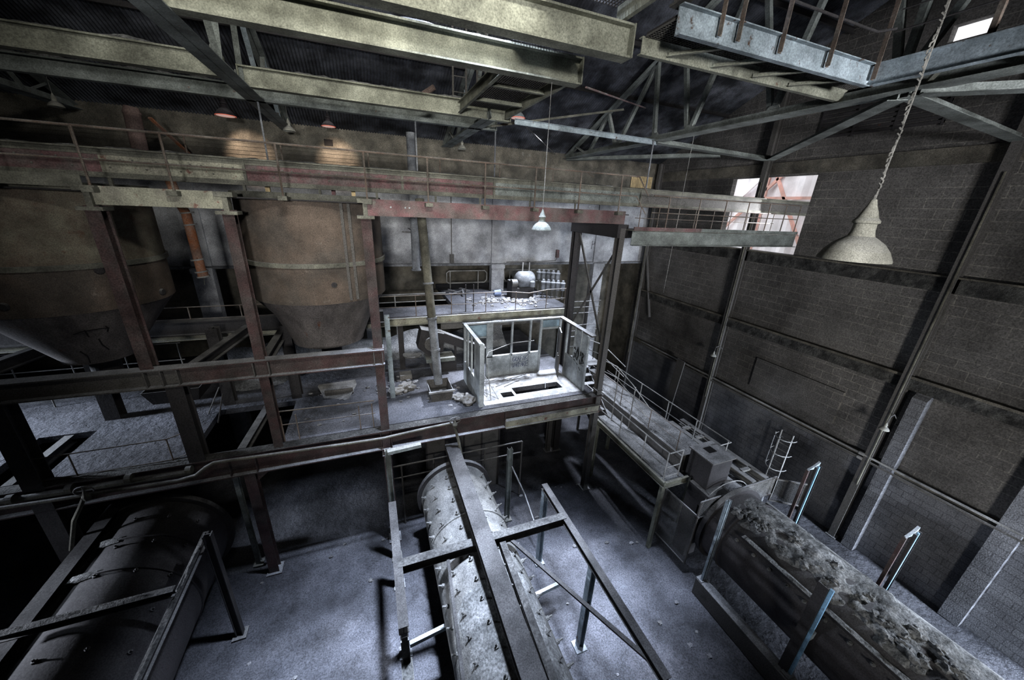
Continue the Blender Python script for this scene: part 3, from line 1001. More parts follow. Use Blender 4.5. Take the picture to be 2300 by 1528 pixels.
column(0.1, 14.2, 4.56, 6.6, 'slim concrete-grey post under the upper platform, left', GREYP, 0.2, 0.2)
column(0.9, 14.25, 4.56, 6.6, 'slim dark post under the upper platform, by the drive unit', DARKST, 0.2, 0.2)
column(0.35, 11.9, 4.56, 7.6, 'pale blue-grey post standing on the platform just right of the red column', BLUEP, 0.12, 0.16)
column(7.3, 12.8, 0, 4.1, 'twin column in the dark under the cab platform', STEEL, 0.2, 0.2)
column(3.2, 12.6, 0, 4.3, 'grey column in the dark behind the middle mill', STEEL, 0.22, 0.3)
# tower header and X bracing
t = thing('tower_bracing', 'crossed flat bars bracing the tall tower', 'brace', (7.7, 11.5, 4.7))
for a, b in (((7.7, 10.25, 9.9), (7.7, 12.65, 6.5)), ((7.7, 12.65, 10.2), (7.7, 10.25, 6.3))):
    MB().angle(a, b, 0.1, 0.012, up=(1, 0, 0)).build('brace_bar', STEEL, t)
tag(MB().box(7.5, 7.9, 9.98, 12.95, 10.3, 10.72).build('tower_header', DARKST), 'dusty box beam over the head of the braced tower', 'beam')

# silo beam
t = thing('silo_beam', 'heavy red and grey beam carrying the two silos', 'beam', (-7.5, YF, 6.75))
zc = 6.98
MB().ibeam((-13, YF-0.1, zc), (-4.5, YF-0.1, zc), 0.46, 0.3, 0.03, 0.02).build('beam_length', STEEL, t)
MB().ibeam((-4.5, YF-0.1, zc), (0.15, YF-0.1, zc), 0.46, 0.3, 0.03, 0.02).build('beam_length', REDST, t)
for x in (-5.05, -4.75, -4.45, -2.95, -2.62, -0.12, 0.1):
    MB().box(x-0.012, x+0.012, YF-0.24, YF-0.1, 6.79, 7.17).build('stiffener', STEEL, t)
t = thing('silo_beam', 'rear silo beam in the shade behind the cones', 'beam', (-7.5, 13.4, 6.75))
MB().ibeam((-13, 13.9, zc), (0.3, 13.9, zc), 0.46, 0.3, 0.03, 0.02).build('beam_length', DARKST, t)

# ================================================================== SILOS
def silo(cx, cy, R_, lab, m_up, m_lo, seed):
    t = thing('silo', lab, 'silo', (cx, cy, 6.9), 'steel silos')
    c = (cx, cy, 0)
    zb1, zb2, zt = 8.43, 9.46, 11.05
    s = MB().lathe([(R_, zb2), (R_, zt)], 72, c)
    s.lathe([(R_-0.02, zb2), (R_-0.02, zt)], 72, c)
    s.build('upper_shell', m_up, t, smooth=True)
    MB().lathe([(R_-0.01, zb1), (R_-0.01, zb2)], 72, c).build('lower_shell', TANKM, t, smooth=True)
    MB().lathe([(R_, zb2-0.06), (R_+0.05, zb2-0.06), (R_+0.05, zb2+0.05), (R_, zb2+0.05)], 72, c).build('stiffener_ring', BANDM, t)
    MB().lathe([(R_-0.05, zt-0.02), (R_+0.03, zt-0.05), (R_+0.07, zt+0.03), (R_+0.03, zt+0.12), (R_-0.06, zt+0.12)], 72, c).build('top_rim', BANDM, t, smooth=True)
    MB().lathe([(0, zt+0.02), (R_-0.03, zt+0.02)], 48, c).build('lid_plate', BANDM, t)
    cr_ = 0.72 if cx < -5 else 1.0
    cn = MB().lathe([(R_-0.01, zb1+0.02), (R_-0.4, zb1-0.5), (cr_, 6.95), (cr_, 6.9)], 72, c)
    cn.lathe([(0.0, 6.9), (cr_, 6.9)], 48, c)
    cn.build('cone', m_lo, t, smooth=True)
    MB().lathe([(0.3, 6.2), (0.3, 6.95)], 24, c).build('outlet_spout', DARKST, t)
    return t


t2 = silo(-1.4, 12.15, 1.8, 'brown rust-stained silo with a black shadowed cone, right of the pair', TANKM, CONEM, 1)
t1 = silo(-6.9, 12.15, 1.8, 'large pale flaking silo with a graffiti-scratched cone at the left', TANKP, CONEM, 2)


def on_silo(cx, cy, R_, ang, z):
    a = math.radians(ang)
    return V((cx+R_*math.sin(a), cy-R_*math.cos(a), z))


for ang in (27, 33):
    MB().bar(on_silo(-1.4, 12.15, 1.84, ang, 8.5), on_silo(-1.4, 12.15, 1.84, ang, 11.0), 0.07, 0.07, up=(0, 1, 0)).build('vertical_channel', STEEL, t2)
for (ang, z, r_) in ((15, 8.95, 0.07),):
    p = on_silo(-1.4, 12.15, 1.8, ang, z)
    MB().lathe([(0, -0.03), (r_, -0.03), (r_, 0.02)], 16, p, 'y').build('port_hole', DARKST, t2)
for (px, py) in ((225, 608), (8, 690), (374, 655)):
    best = None
    for k in range(-80, 81):
        q = on_silo(-6.9, 12.15, 1.81, k, 0)
        r = ray(px, py)
        s_ = (q-CAM).dot(V((r.x, r.y, 0)))/(r.x*r.x+r.y*r.y)
        e = (V((r.x, r.y, 0))*s_ - V((q.x, q.y, 0))).length
        if best is None or e < best[0]:
            best = (e, k, CAM.z+r.z*s_)
    p = on_silo(-6.9, 12.15, 1.80, best[1], min(max(best[2], 8.5), 10.9))
    o = MB().lathe([(0, -0.035), (0.07, -0.035), (0.09, 0.0), (0.09, 0.03)], 16, (0, 0, 0), 'y').build('port_hole', DARKST, t1)
    o.data.transform(Matrix.Translation(V(t1['_w'])))
    o.location = p-V(t1['_w'])
    o.rotation_euler = (0, 0, math.radians(best[1]))
# scratched lines of writing on the left cone
def cone_pt(cx, cy, px, py):
    r = ray(px, py)
    s_ = 6.0
    while s_ < 30:
        p = CAM+r*s_
        rr = math.hypot(p.x-cx, p.y-cy)
        z = p.z
        if z > 8.43:
            R_ = 1.79
        else:
            R_ = 0.72+(1.79-0.72)*max(0, (z-6.95))/(8.43-6.95)
        if rr < R_+0.005:
            return p
        s_ += 0.01
    return CAM+r*13


for st in (((165, 752), (185, 745), (205, 742), (228, 738), (245, 737)), ((190, 742), (197, 755), (200, 757)), ((222, 762), (230, 775), (245, 785)),
           ((237, 733), (243, 737), (241, 745)), ((180, 790), (197, 800), (203, 815))):
    MB().tube([cone_pt(-6.9, 12.15, *p) for p in st], 0.012, 5).build('scratch_mark', INKK, t1)
# slanting dust-light platform frames below silos
for (a, b, lab) in (((-8.9, 10.6, 6.9), (-8.3, 13.6, 6.9), 'pale cross beam under the far left silo'), ((-4.5, 10.3, 6.85), (-4.0, 13.8, 6.85), 'dark cross beam between the silo cones'),
                    ((-2.9, 10.3, 6.85), (-2.9, 13.8, 6.85), 'dark cross beam left of the brown silo cone'), ((0.0, 10.3, 6.85), (0.0, 13.8, 6.85), 'dark cross beam right of the brown silo cone')):
    tag(MB().ibeam(a, b, 0.3, 0.2).build('silo_cross_beam', DARKST), lab, 'beam', 'cross beams under the silos')

# ================================================================== MAIN PLATFORM (z 4.56)
PZ = 4.56
def slab(mb, x0, x1, y0, y1, z0, z1, holes, amp=0.02):
    xs = sorted({x0, x1} | {h[0] for h in holes} | {h[1] for h in holes})
    ys = sorted({y0, y1} | {h[2] for h in holes} | {h[3] for h in holes})
    for xa, xb in zip(xs[:-1], xs[1:]):
        for ya, yb in zip(ys[:-1], ys[1:]):
            if any(h[0] <= xa+1e-6 and h[1] >= xb-1e-6 and h[2] <= ya+1e-6 and h[3] >= yb-1e-6 for h in holes):
                continue
            mb.box(xa, xb, ya, yb, z0, z1)


mb = MB()
slab(mb, -13.0, 7.6, 10.2, BY-0.1, PZ-0.18, PZ, [(-4.9, -2.75, 10.2, 12.6), (-8.9, -7.7, 10.2, 12.3), (-11.5, -9.6, 11.0, 13.0), (4.1, 4.55, 10.75, 11.1), (4.65, 6.6, 10.85, 11.35)])
struct(mb.build('floor_platform', FLOORM), 'dusty concrete floor of the main platform')
# recess pit walls of the cab floor slot
t = thing('main_beam', 'long dusty main beam along the platform edge', 'beam', (-7.5, YF, 3.85))
MB().ibeam((-13, YF-0.02, 4.19), (7.9, YF-0.02, 4.19), 0.68, 0.3, 0.035, 0.02).build('rolled_section', REDST, t)
crust((-13, YF-0.02, 4.53), (7.8, YF-0.02, 4.53), 0.29, 0.035, 4, 300, 0.1).build('dust_layer', DKCRUST, t, smooth=True)
for x in (-4.0, -3.4, -0.15, 0.15, 3.9, 7.55):
    MB().box(x-0.012, x+0.012, YF-0.17, YF-0.02, 3.9, 4.5).build('stiffener', REDST, t)
for x in (-3.62, 0.0):
    MB().prism([(x+0.14, YF-0.02, 3.85), (x+0.55, YF-0.02, 3.85), (x+0.14, YF-0.02, 3.5)], (0, 0.03, 0)).build('haunch_plate', REDST, t)
tag(MB().ibeam((3.9, 9.9, 4.02), (7.7, 9.9, 4.02), 0.3, 0.16).build('edge_beam', CREAM), 'secondary beam below the cab platform edge', 'beam')

# pipes along the main beam
t = thing('service_pipe', 'thin pipe along the front of the main beam with a bend at the left', 'pipe', (-8, 9.62, 4.4))
pp = [AY(*p, 9.62) for p in ((-80, 1152), (0, 1142), (100, 1127), (250, 1103), (350, 1087), (400, 1080), (440, 1068), (462, 1050), (480, 1040), (510, 1035), (640, 1017), (760, 1000), (860, 985), (960, 962), (1018, 950))]
MB().tube(pp, 0.042, 10).build('pipe_run', PIPEY, t, smooth=True)
t = thing('service_pipe', 'thick lagged pipe lying above the thin one at lower left', 'pipe', (-8, 9.85, 4.5))
pp = [AY(*p, 9.85) for p in ((-60, 1140), (0, 1127), (140, 1105), (280, 1083), (430, 1060))]
MB().tube(pp, 0.075, 12).build('pipe_run', PIPEY, t, smooth=True)
for p in ((25, 1122), (158, 1098), (290, 1075), (425, 1056)):
    q = AY(*p, 9.85)
    MB().tube([q-V((0.06, 0, 0)), q+V((0.06, 0, 0))], 0.11, 12).build('flange_joint', PIPEY, t)


def valve(px, py, lab, down):
    c = AY(px, py, 9.55)
    t = thing('gate_valve', lab, 'valve', tuple(c), 'handwheel valves on the service pipe')
    r = 0.17
    ring = [c+V((r*math.cos(a), -0.12*r*math.sin(a), 0.75*r*math.sin(a)+0.05)) for a in [2*math.pi*k/20 for k in range(21)]]
    hw = MB().tube(ring, 0.016, 6)
    for k in range(4):
        hw.tube([ring[k*5], c+V((0, 0, 0.05))], 0.012, 5)
    hw.build('handwheel', STEEL, t)
    MB().lathe([(0.0, -0.2), (0.06, -0.2), (0.08, -0.1), (0.05, -0.04), (0.02, 0.05)], 12, c).build('valve_body', PIPEY, t)
    MB().tube([AY(*p, 9.6) for p in down], 0.045, 8).build('drop_pipe', PIPEY, t, smooth=True)


valve(190, 1107, 'handwheel valve with a drop pipe above the left mill', ((188, 1120), (180, 1140), (166, 1170), (160, 1235)))
valve(1022, 948, 'handwheel valve with a drop pipe above the middle mill', ((1022, 962), (1030, 990), (1038, 1030), (1044, 1075)))

# platform railings
railing('low handrail on the main beam between the red columns', [AY(626, 925, YF+0.12), AY(840, 900, YF+0.12)],
        [(AY(x, 940, YF+0.12).x, YF+0.12, 5.38, PZ) for x in (630, 665, 808, 838)], 0.72, RAILM, (0.6,), 0.018)
a, b = AZ(55, 1033, 5.45), AZ(373, 987, 5.45)
pl = [AY(p[0], p[1], YF+0.05) for p in ((50, 1036), (373, 987), (432, 965))]
railing('bent thin handrail in front of the lit left platform', pl, [(pl[1].x, YF+0.05, pl[1].z, PZ), (pl[2].x, YF+0.05, pl[2].z, pl[2].z-0.62), (-7.0, YF+0.05, pl[0].z, PZ)],
        0.62, RAILM, (1.0,), 0.016)
for (y, z, lab) in ((14.2, 5.55, 'rail line across the far left of the platform'), (15.4, 6.0, 'pale pipe rail further back at the far left')):
    railing(lab, [(-14, y, z), (-6.6, y, z)], [(x, y, z, PZ) for x in (-12.5, -11, -9.6, -8.2, -6.7)], z-PZ, RAILW, (0.45,), 0.02)
tag(MB().box(-14, -7.5, 14.6, 14.9, PZ, PZ+0.16).build('kerb', CONC), 'pale kerb along the far left platform', 'kerb')

# ================================================================== CAB
X0, X1, Y0, Y1 = 3.08, 7.25, 10.36, 12.6
ZT = 6.86
cab = thing('control_cab', 'roofless white panel control cab with graffiti on the platform edge', 'cab', (X0, Y0, PZ))
MB().box(X0, X0+0.16, Y0, Y0+0.2, PZ, ZT).build('corner_post', CABM, cab)
MB().box(X1-0.08, X1, Y0, Y0+0.1, PZ+0.02, ZT-0.05).build('corner_post', CABM, cab)
MB().box(X1-0.1, X1, Y1-0.1, Y1, PZ, ZT).build('corner_post', CABM, cab)
MB().box(X0, X0+0.1, Y1-0.1, Y1, PZ, ZT).build('corner_post', CABM, cab)
# back wall
MB().box(4.02, 6.28, Y1-0.06, Y1, PZ, 5.42).build('back_panel', CABM, cab)
MB().box(4.0, 6.3, Y1-0.09, Y1+0.03, 5.42, 5.46).build('window_sill', CABM, cab)
for x, w_ in ((3.98, 0.26), (5.02, 0.07), (5.82, 0.07), (6.28, 0.09)):
    MB().box(x, x+w_, Y1-0.09, Y1, PZ, ZT).build('mullion', CABM, cab)
MB().box(3.14, 3.98, Y1-0.05, Y1, 6.32, 6.8).build('header_panel', CABB, cab)
MB().box(6.37, 7.16, Y1-0.05, Y1, 6.5, 6.8).build('header_panel', CABB, cab)
MB().box(3.12, 3.98, Y1-0.08, Y1+0.01, 6.27, 6.33).build('transom', CABM, cab)
MB().box(6.35, 7.16, Y1-0.08, Y1+0.01, 6.42, 6.5).build('transom', CABM, cab)
# door, half open
d = MB().prism([(7.12, 12.5, PZ), (6.82, 11.75, PZ), (6.86, 11.73, PZ), (7.16, 12.48, PZ)], (0, 0, 1.95)).build('door', STEEL, cab)
MB().tube([(6.86, 11.82, 5.5), (6.80, 11.84, 5.5), (6.80, 11.84, 5.62)], 0.014, 6).build('door_handle', RAILW, d)
# left wall
MB().box(X0, X0+0.06, Y0+0.2, Y1-0.1, PZ, 5.4).build('left_panel', CABM, cab)
for y in (10.95, 11.45, 11.95):
    MB().box(X0-0.01, X0+0.06, y, y+0.07, 5.4, ZT).build('mullion', CABM, cab)
MB().box(X0, X0+0.05, 10.56, 10.95, 5.4, ZT).build('left_panel', CABM, cab)
# right wall
MB().box(X1-0.06, X1, Y0+0.1, 11.95, PZ, 5.52).build('right_panel', CABM, cab)
MB().box(X1-0.05, X1, Y0+0.1, 11.3, 5.52, ZT-0.06).build('right_panel', CABM, cab)
MB().box(X1-0.07, X1+0.01, Y0+0.1, 11.95, 5.5, 5.54).build('window_sill', CABM, cab)
for y in (11.25, 11.9, 10.8):
    MB().box(X1-0.08, X1+0.01, y, y+0.06, PZ, ZT).build('mullion', CABM, cab)
# top frame
tf = MB().box(X0-0.03, X1+0.03, Y1-0.12, Y1+0.04, ZT, ZT+0.05)
tf.box(X0-0.03, X0+0.1, Y0, Y1, ZT, ZT+0.05)
tf.build('top_plate', CABM, cab)
MB().bar((X1-0.02, Y1, ZT+0.03), (X1+0.06, Y0-0.15, ZT-0.02), 0.2, 0.06).build('eave_strip', STEEL, cab)
crust((X0, Y1-0.04, ZT+0.05), (X1, Y1-0.04, ZT+0.05), 0.15, 0.04, 6, 60, 0.2).build('dust_layer', DUSTM, cab)
# graffiti
def strokes(mapper, lines, r, material, parent, name='graffiti'):
    mb = MB()
    for ln in lines:
        mb.tube([mapper(*p) for p in ln], r, 5)
    return mb.build(name, material, parent)


GL = {'G': [[(.9, .8), (.5, 1), (.1, .7), (.05, .3), (.4, 0), (.85, .15), (.85, .45), (.5, .45)]],
      'R': [[(.1, 0), (.1, 1), (.7, .95), (.75, .65), (.1, .5), (.9, -.1)]],
      'A': [[(0, 0), (.45, 1), (.85, 0)], [(.15, .4), (.75, .42)]],
      'F': [[(.15, 0), (.15, 1), (.95, 1.05)], [(.15, .5), (.8, .55)]],
      'I': [[(.4, 0), (.45, 1)]],
      'K': [[(.1, 0), (.1, 1)], [(1.5, 1.2), (.15, .45), (1.3, .15)]],
      'W': [[(-.1, .9), (.2, -.1), (.45, .8), (.65, -.1), (.9, 1)]],
      'E': [[(1.6, 1.2), (.1, .85), (.1, .1), (1.5, -.15)], [(.1, .5), (1.3, .55)]],
      'O': [[(.5, 1), (.1, .6), (.2, .1), (.6, 0), (.9, .5), (.5, 1)]],
      'P': [[(.1, -.3), (.2, 1), (.8, .85), (.7, .5), (.2, .45)]],
      'B': [[(.1, 0), (.2, 1), (.8, .85), (.25, .5), (.95, .2), (.1, 0)]],
      'C': [[(.8, .8), (.3, 1), (.1, .4), (.5, 0), (.9, .2)]]}


def word(txt, cw, ch, gap=0.9):
    out = []
    for i, c in enumerate(txt):
        for ln in GL.get(c, []):
            out.append([((i*gap+x*0.85)*cw, y*ch) for x, y in ln])
    return out


mp1 = lambda u, v: V((5.13+u, Y1-0.062, 5.12+v+u*0.02))
strokes(mp1, word('GRAFIK', 0.12, 0.21, 0.88), 0.0095, INKB, cab)
mp2 = lambda u, v: V((5.11+u, Y1-0.062, 4.86+v+u*0.02))
strokes(mp2, word('WARFARE', 0.12, 0.21, 0.8), 0.0095, INKB, cab)
mp3 = lambda u, v: V((X1-0.062, 11.3-u, 5.62+v-u*0.05))
strokes(mp3, word('GORB', 0.21, 0.46, 0.98), 0.018, INKK, cab)
strokes(mp3, [[(0.1, -0.06), (0.45, -0.16), (0.62, -0.3)], [(0.3, 0.55), (0.42, 0.2), (0.3, 0.1)]], 0.015, INKK, cab)
mb = MB()
slab(mb, 3.3, 7.16, 10.4, 12.5, PZ+0.001, PZ+0.012, [(4.1, 4.55, 10.75, 11.1), (4.65, 6.6, 10.85, 11.35)])
mb.build('floor_dust', WHITED, cab)
# loose frames and sticks in the cab
t = thing('bent_tube_frame', 'thin bent steel frame leaning in the cab by the left wall', 'frame', (3.9, 10.9, PZ))
MB().tube([(3.62, 10.7, PZ), (3.6, 11.3, 6.0), (3.75, 11.5, 6.1), (5.0, 12.4, 6.0), (6.0, 12.45, 6.0)], 0.016, 6).build('bent_tube', RAILW, t)
for i, (a, b) in enumerate((((3.55, 10.95, PZ+.02), (3.75, 12.3, 5.6)), ((3.9, 10.7, PZ+.02), (3.6, 11.9, 5.2)), ((3.7, 11.9, PZ+.03), (5.4, 12.1, PZ+.1)), ((4.1, 11.6, PZ+.03), (5.6, 12.2, PZ+.12)),
                            ((4.4, 11.5, PZ+.03), (5.2, 11.9, PZ+.05)), ((3.6, 12.2, PZ+.03), (5.7, 11.8, PZ+.06)), ((5.9, 10.95, PZ+.03), (6.15, 11.5, PZ+.2)), ((3.8, 12.0, PZ+.05), (4.9, 12.35, PZ+.05)))):
    tag(MB().tube([a, b], 0.013, 5).build('loose_stick', STEEL), 'thin loose stick lying in the debris on the cab floor', 'stick', 'sticks in the cab')
for i in range(16):
    x, y = random.uniform(3.5, 6.2), random.uniform(11.4, 12.4)
    s_ = random.uniform(0.03, 0.08)
    tag(MB().ico((x, y, PZ+s_*0.4), s_, 1, (1.4, 1, 0.5)).build('rubble_lump', RUBM), 'small lump of debris at the back of the cab floor', 'rubble', 'debris on the cab floor')
# beams visible through floor slot
tag(MB().box(4.05, 6.7, 11.0, 11.12, 4.16, 4.38).build('slot_beam', REDST), 'red beam showing through the slot in the cab floor', 'beam')

# ================================================================== UPPER PLATFORM (z 6.85)
UZ = 6.85
mb = MB()
mb.box(3.3, 8.5, 14.1, 20.0, UZ-0.22, UZ)
mb.box(-13, 3.3, 14.1, 15.5, UZ-0.22, UZ)
struct(mb.build('floor_upper', FLOORM), 'dusty floor of the upper platform at the back')
t = thing('upper_edge_beam', 'yellowed edge beam along the upper platform', 'beam', (0, 14.02, 6.3))
MB().channel((-13, 14.04, 6.68), (8.5, 14.04, 6.68), 0.3, 0.1, 0.02, 1).build('front_channel', CREAM, t)
MB().box(2.5, 8.3, 14.1, 14.2, 6.2, 6.62).build('fascia_plate', STEEL, t)
px_list = ((846, 715), (936, 712), (1018, 710), (1097, 706), (1168, 704), (1237, 699), (1280, 697))
ps = [(AZ(a, b, UZ).x, 14.12, 7.68, UZ-0.2) for a, b in px_list]
railing('sagging thin railing along the front of the upper platform', [(-0.1, 14.12, 7.68), (5.4, 14.12, 7.68), (6.4, 14.12, 7.58), (7.3, 14.12, 7.7), (8.4, 14.12, 7.72)], ps, 0.8, RAILM, (0.55,), 0.017)
railing('thin railing of the upper platform behind the silos', [(-12, 14.12, 7.6), (-2.9, 14.12, 7.6)], [(x, 14.12, 7.6, UZ) for x in (-11, -9, -7, -5.6, -4.2, -3)], 0.8, RAILM, (0.5,), 0.017)
R1 = [(3.75, 18.4, 7.2), (3.62, 18.4, 7.3), (3.62, 18.4, 7.75), (3.75, 18.4, 7.85), (5.65, 18.4, 7.85), (5.78, 18.4, 7.72), (5.78, 18.4, 7.36), (5.65, 18.4, 7.22), (3.75, 18.4, 7.22)]
t = thing('rear_railing', 'rounded pale pipe railing left of the masonry pillar', 'railing', (3.7, 18.4, UZ))
MB().tube(R1, 0.03, 8).build('pipe_loop', RAILW, t)
for x in (3.8, 5.3):
    MB().tube([(x, 18.4, UZ), (x, 18.4, 7.85)], 0.025, 6).build('post', RAILW, t)
t = thing('rear_railing', 'rounded pale pipe railing right of the masonry pillar', 'railing', (6.8, 18.4, UZ))
MB().tube([(10, 18.4, 7.85), (6.95, 18.4, 7.85), (6.78, 18.4, 7.72), (6.78, 18.4, 7.36), (6.92, 18.4, 7.22), (10, 18.4, 7.22)], 0.03, 8).build('pipe_loop', RAILW, t)
for x in (7.1, 8.4):
    MB().tube([(x, 18.4, UZ), (x, 18.4, 7.85)], 0.025, 6).build('post', RAILW, t)
railing('pale double rail across the dark trough left of the debris platform', [(-0.5, 16.6, 7.15), (3.2, 16.6, 7.15)], [(0.9, 16.6, 7.15, PZ)], 0.35, RAILW, (1.0,), 0.03)
for (p, lab) in (((1053, 708), 'thin black stake at the platform edge, left'), ((1070, 706), 'thin black stake at the platform edge, right')):
    q = AZ(*p, UZ)
    tag(MB().tube([(q.x, 14.3, UZ), (q.x, 14.3, 8.0)], 0.022, 6).build('stake', DARKST), lab, 'stake')
# motor with cylinder on a stand
q = V((7.0, 16.3, UZ))
t = thing('compressor', 'dusty round-bodied compressor on a dark stand on the upper platform', 'machine', tuple(q))
MB().lathe([(0, -0.5), (0.2, -0.5), (0.33, -0.4), (0.4, -0.3), (0.4, 0.3), (0.33, 0.42), (0.18, 0.5), (0, 0.5)], 28, (7.1, 16.3, 7.75), 'x').build('tank_body', PIPEG, t, smooth=True)
MB().lathe([(0, 0), (0.13, 0), (0.13, 0.24), (0.07, 0.3), (0, 0.3)], 14, (7.35, 15.9, 7.45)).build('end_cap', PIPEG, t, smooth=True)
MB().box(6.55, 7.5, 16.0, 16.6, UZ, 7.38).build('stand', DARKST, t, bevel=0.02)
MB().box(6.3, 6.6, 15.95, 16.65, UZ, 7.7).build('side_bracket', DARKST, t, bevel=0.03)
MB().lathe([(0, -0.14), (0.2, -0.14), (0.2, 0.14), (0, 0.14)], 20, (6.45, 16.1, 7.6), 'x').build('flywheel', STEEL, t)
for x in (7.0, 7.35):
    MB().tube([(x, 16.4, 8.1), (x, 16.4, 8.55)], 0.03, 8).build('riser_pipe', RAILW, t)
# valve manifold : two rows of bottles
for r_ in range(2):
    for k in range(5):
        x = 8.05+k*0.21
        y = (16.5 if r_ else 15.9)-k*0.12
        z0 = 7.68 if r_ else 7.3
        x -= 0.1
        b = MB().lathe([(0, 0), (0.1, 0), (0.11, 0.05), (0.11, 0.32), (0.13, 0.34), (0.13, 0.38), (0.07, 0.42), (0.06, 0.5), (0.0, 0.52)], 16, (x, y, z0))
        t = thing('filter_bottle', 'pale filter bottle of the %s row on the upper platform, %s from the left' % (('rear' if r_ else 'front'), ('first', 'second', 'third', 'fourth', 'fifth')[k]),
                  'filter', (x, y, UZ), 'filter bottles on the upper platform')
        b.build('bottle_body', PIPEG, t, smooth=True)
        MB().tube([(x, y, UZ), (x, y, z0+0.01)], 0.03, 6).build('stem_pipe', STEEL, t)
        if r_ == 0:
            MB().box(x-0.06, x+0.06, y-0.06, y+0.06, UZ, UZ+0.12).build('foot_block', STEEL, t)
# bucket
q = AZ(1122, 668, UZ)
t = thing('plastic_bucket', 'pale blue bucket lying at the foot of the masonry pillar', 'bucket', (5.75, 16.9, UZ))
MB().lathe([(0, -0.16), (0.13, -0.16), (0.17, 0.16), (0.18, 0.17), (0.16, 0.17), (0.12, -0.14), (0, -0.14)], 24, (5.8, 16.7, UZ+0.17), 'x').build('bucket_body', BLUEPL, t, smooth=True)
# rubble
for i in range(95):
    x = random.gauss(5.9, 0.9)
    y = random.gauss(15.6, 0.5)
    if not (3.6 < x < 8.1 and 14.4 < y < 17.6):
        continue
    s_ = random.uniform(0.03, 0.11)
    tag(MB().ico((x, y, UZ+s_*0.35), s_, 1, (1.2, 1, 0.7), 0.35).build('rubble_lump', RUBM), 'broken grey rubble lump on the upper platform', 'rubble', 'rubble on the upper platform')
for i in range(70):
    x, y = random.uniform(-4, 8.2), random.uniform(2.5, 10.5)
    if 0.7 < x < 3.5:
        continue
    s_ = random.uniform(0.02, 0.06)
    tag(MB().ico((x, y, s_*0.2), s_, 1, (1.4, 1, 0.6), 0.35).build('rubble_chip', RUBM if i % 2 else DARKST), 'small chip of debris on the ground floor between the mills', 'rubble', 'debris on the ground floor')
for i in range(34):
    x, y = random.uniform(-2.4, 2.9), random.uniform(10.5, 13.4)
    s_ = random.uniform(0.02, 0.06)
    tag(MB().ico((x, y, PZ+s_*0.3), s_, 1, (1.4, 1, 0.6), 0.35).build('rubble_lump', RUBM if i % 2 else DARKST), 'small chip of debris on the main platform left of the cab', 'rubble', 'debris on the main platform')
for i in range(10):
    x, y = random.uniform(3.6, 4.6), random.uniform(17.0, 18.2)
    a = random.uniform(0, 3.1)
    tag(MB().bar((x-0.3*math.cos(a), y-0.3*math.sin(a), UZ+0.02+0.012*i), (x+0.3*math.cos(a), y+0.3*math.sin(a), UZ+0.04+0.02*i), 0.08, 0.04).build('scrap_plank', RUBM),
        'scrap strip in the heap at the left corner of the upper platform', 'scrap', 'scrap heap on the upper platform')
# conduit and boxes on the pale wall band
t = thing('wall_conduit', 'thin conduit down the pale back wall ending in a small switch box', 'conduit', (3.9, BY, 8.6))
a, b = AY(1014, 495, BY+0.05), AY(1015, 575, BY+0.05)
MB().tube([(b.x, BY+0.08, b.z), (b.x, BY+0.08, 11.8)], 0.02, 6).build('conduit_pipe', STEEL, t)
MB().box(b.x-0.1, b.x+0.1, BY, BY+0.12, b.z-0.35, b.z+0.08).build('switch_box', STEEL, t, bevel=0.01)
q = AY(1253, 570, BY)
t = thing('wall_switch', 'reddish switch on the back wall near the braced tower', 'switch', (q.x, BY, q.z-0.2))
MB().box(q.x-0.08, q.x+0.08, BY-0.02, BY+0.12, q.z-0.22, q.z+0.2).build('switch_box', REDWEB, t, bevel=0.01)
MB().tube([(q.x, BY+0.02, q.z-0.2), (q.x-0.1, BY+0.02, 8.4), (q.x-1.0, BY, 8.36), (q.x-3.0, BY, 8.36)], 0.02, 6).build('conduit_pipe', STEEL, t)
strk = []
mpw = lambda u, v: V((AY(1330, 556, BY).x+u, BY+0.11, AY(1330, 556, BY).z+v))
g = strokes(mpw, word('PBC', 0.32, 0.36, 1.0), 0.012, INKK, None)
tag(g, 'dark PBC lettering sprayed on the back wall beside the braced tower', 'graffiti')

# ================================================================== VERTICAL PIPES
t = thing('riser_pipe', 'tall grey riser pipe in front of the back wall', 'pipe', (1.75, 15.5, 8.4))
MB().tube([(1.8, 15.5, 13.5), (1.78, 15.5, 8.42)], 0.16, 20).build('pipe_run', PIPEG, t, smooth=True)
for z in (8.42, 10.4):
    MB().tube([(1.78, 15.5, z), (1.78, 15.5, z+0.06)], 0.2, 20).build('flange', PIPEG, t)
MB().tube([(1.78, 15.5, 9.95), (1.78, BY+0.1, 9.95)], 0.02, 6).build('wall_bracket', STEEL, t)
MB().tube([(1.3, 15.6, 9.95), (2.3, 15.4, 9.95)], 0.02, 6).build('wall_clamp', STEEL, t)
t = thing('chute_pipe', 'long grey slanting pipe dropping to the steel bin', 'pipe', (1.98, 12.0, 4.8))
pa, pb = V((1.72, 13.1, 11.2)), AY(985, 862, 12.0)
MB().tube([pa, lerp(pa, pb, .62)], 0.15, 20).build('pipe_run', PIPEY, t, smooth=True)
MB().tube([lerp(pa, pb, .62), pb], 0.155, 20).build('pipe_run', PIPEG, t, smooth=True)
dr = (pb-pa).normalized()
for u in (0.08, .43, .62, .8):
    c = lerp(pa, pb, u)
    MB().tube([c-dr*0.03, c+dr*0.03], 0.185, 20).build('flange', PIPEG, t)
t = thing('spout_pipe', 'orange rusted spout pipe hanging between the silos', 'pipe', (-4.8, 13.5, 8.7))
pts = [AY(378, 395, 13.5), AY(402, 455, 13.5), AY(418, 480, 13.5), AY(450, 600, 13.5), AY(457, 620, 13.5)]
MB().tube(pts, [0.12, 0.12, 0.12, 0.12, 0.14], 18).build('pipe_run', ORANGE, t, smooth=True)
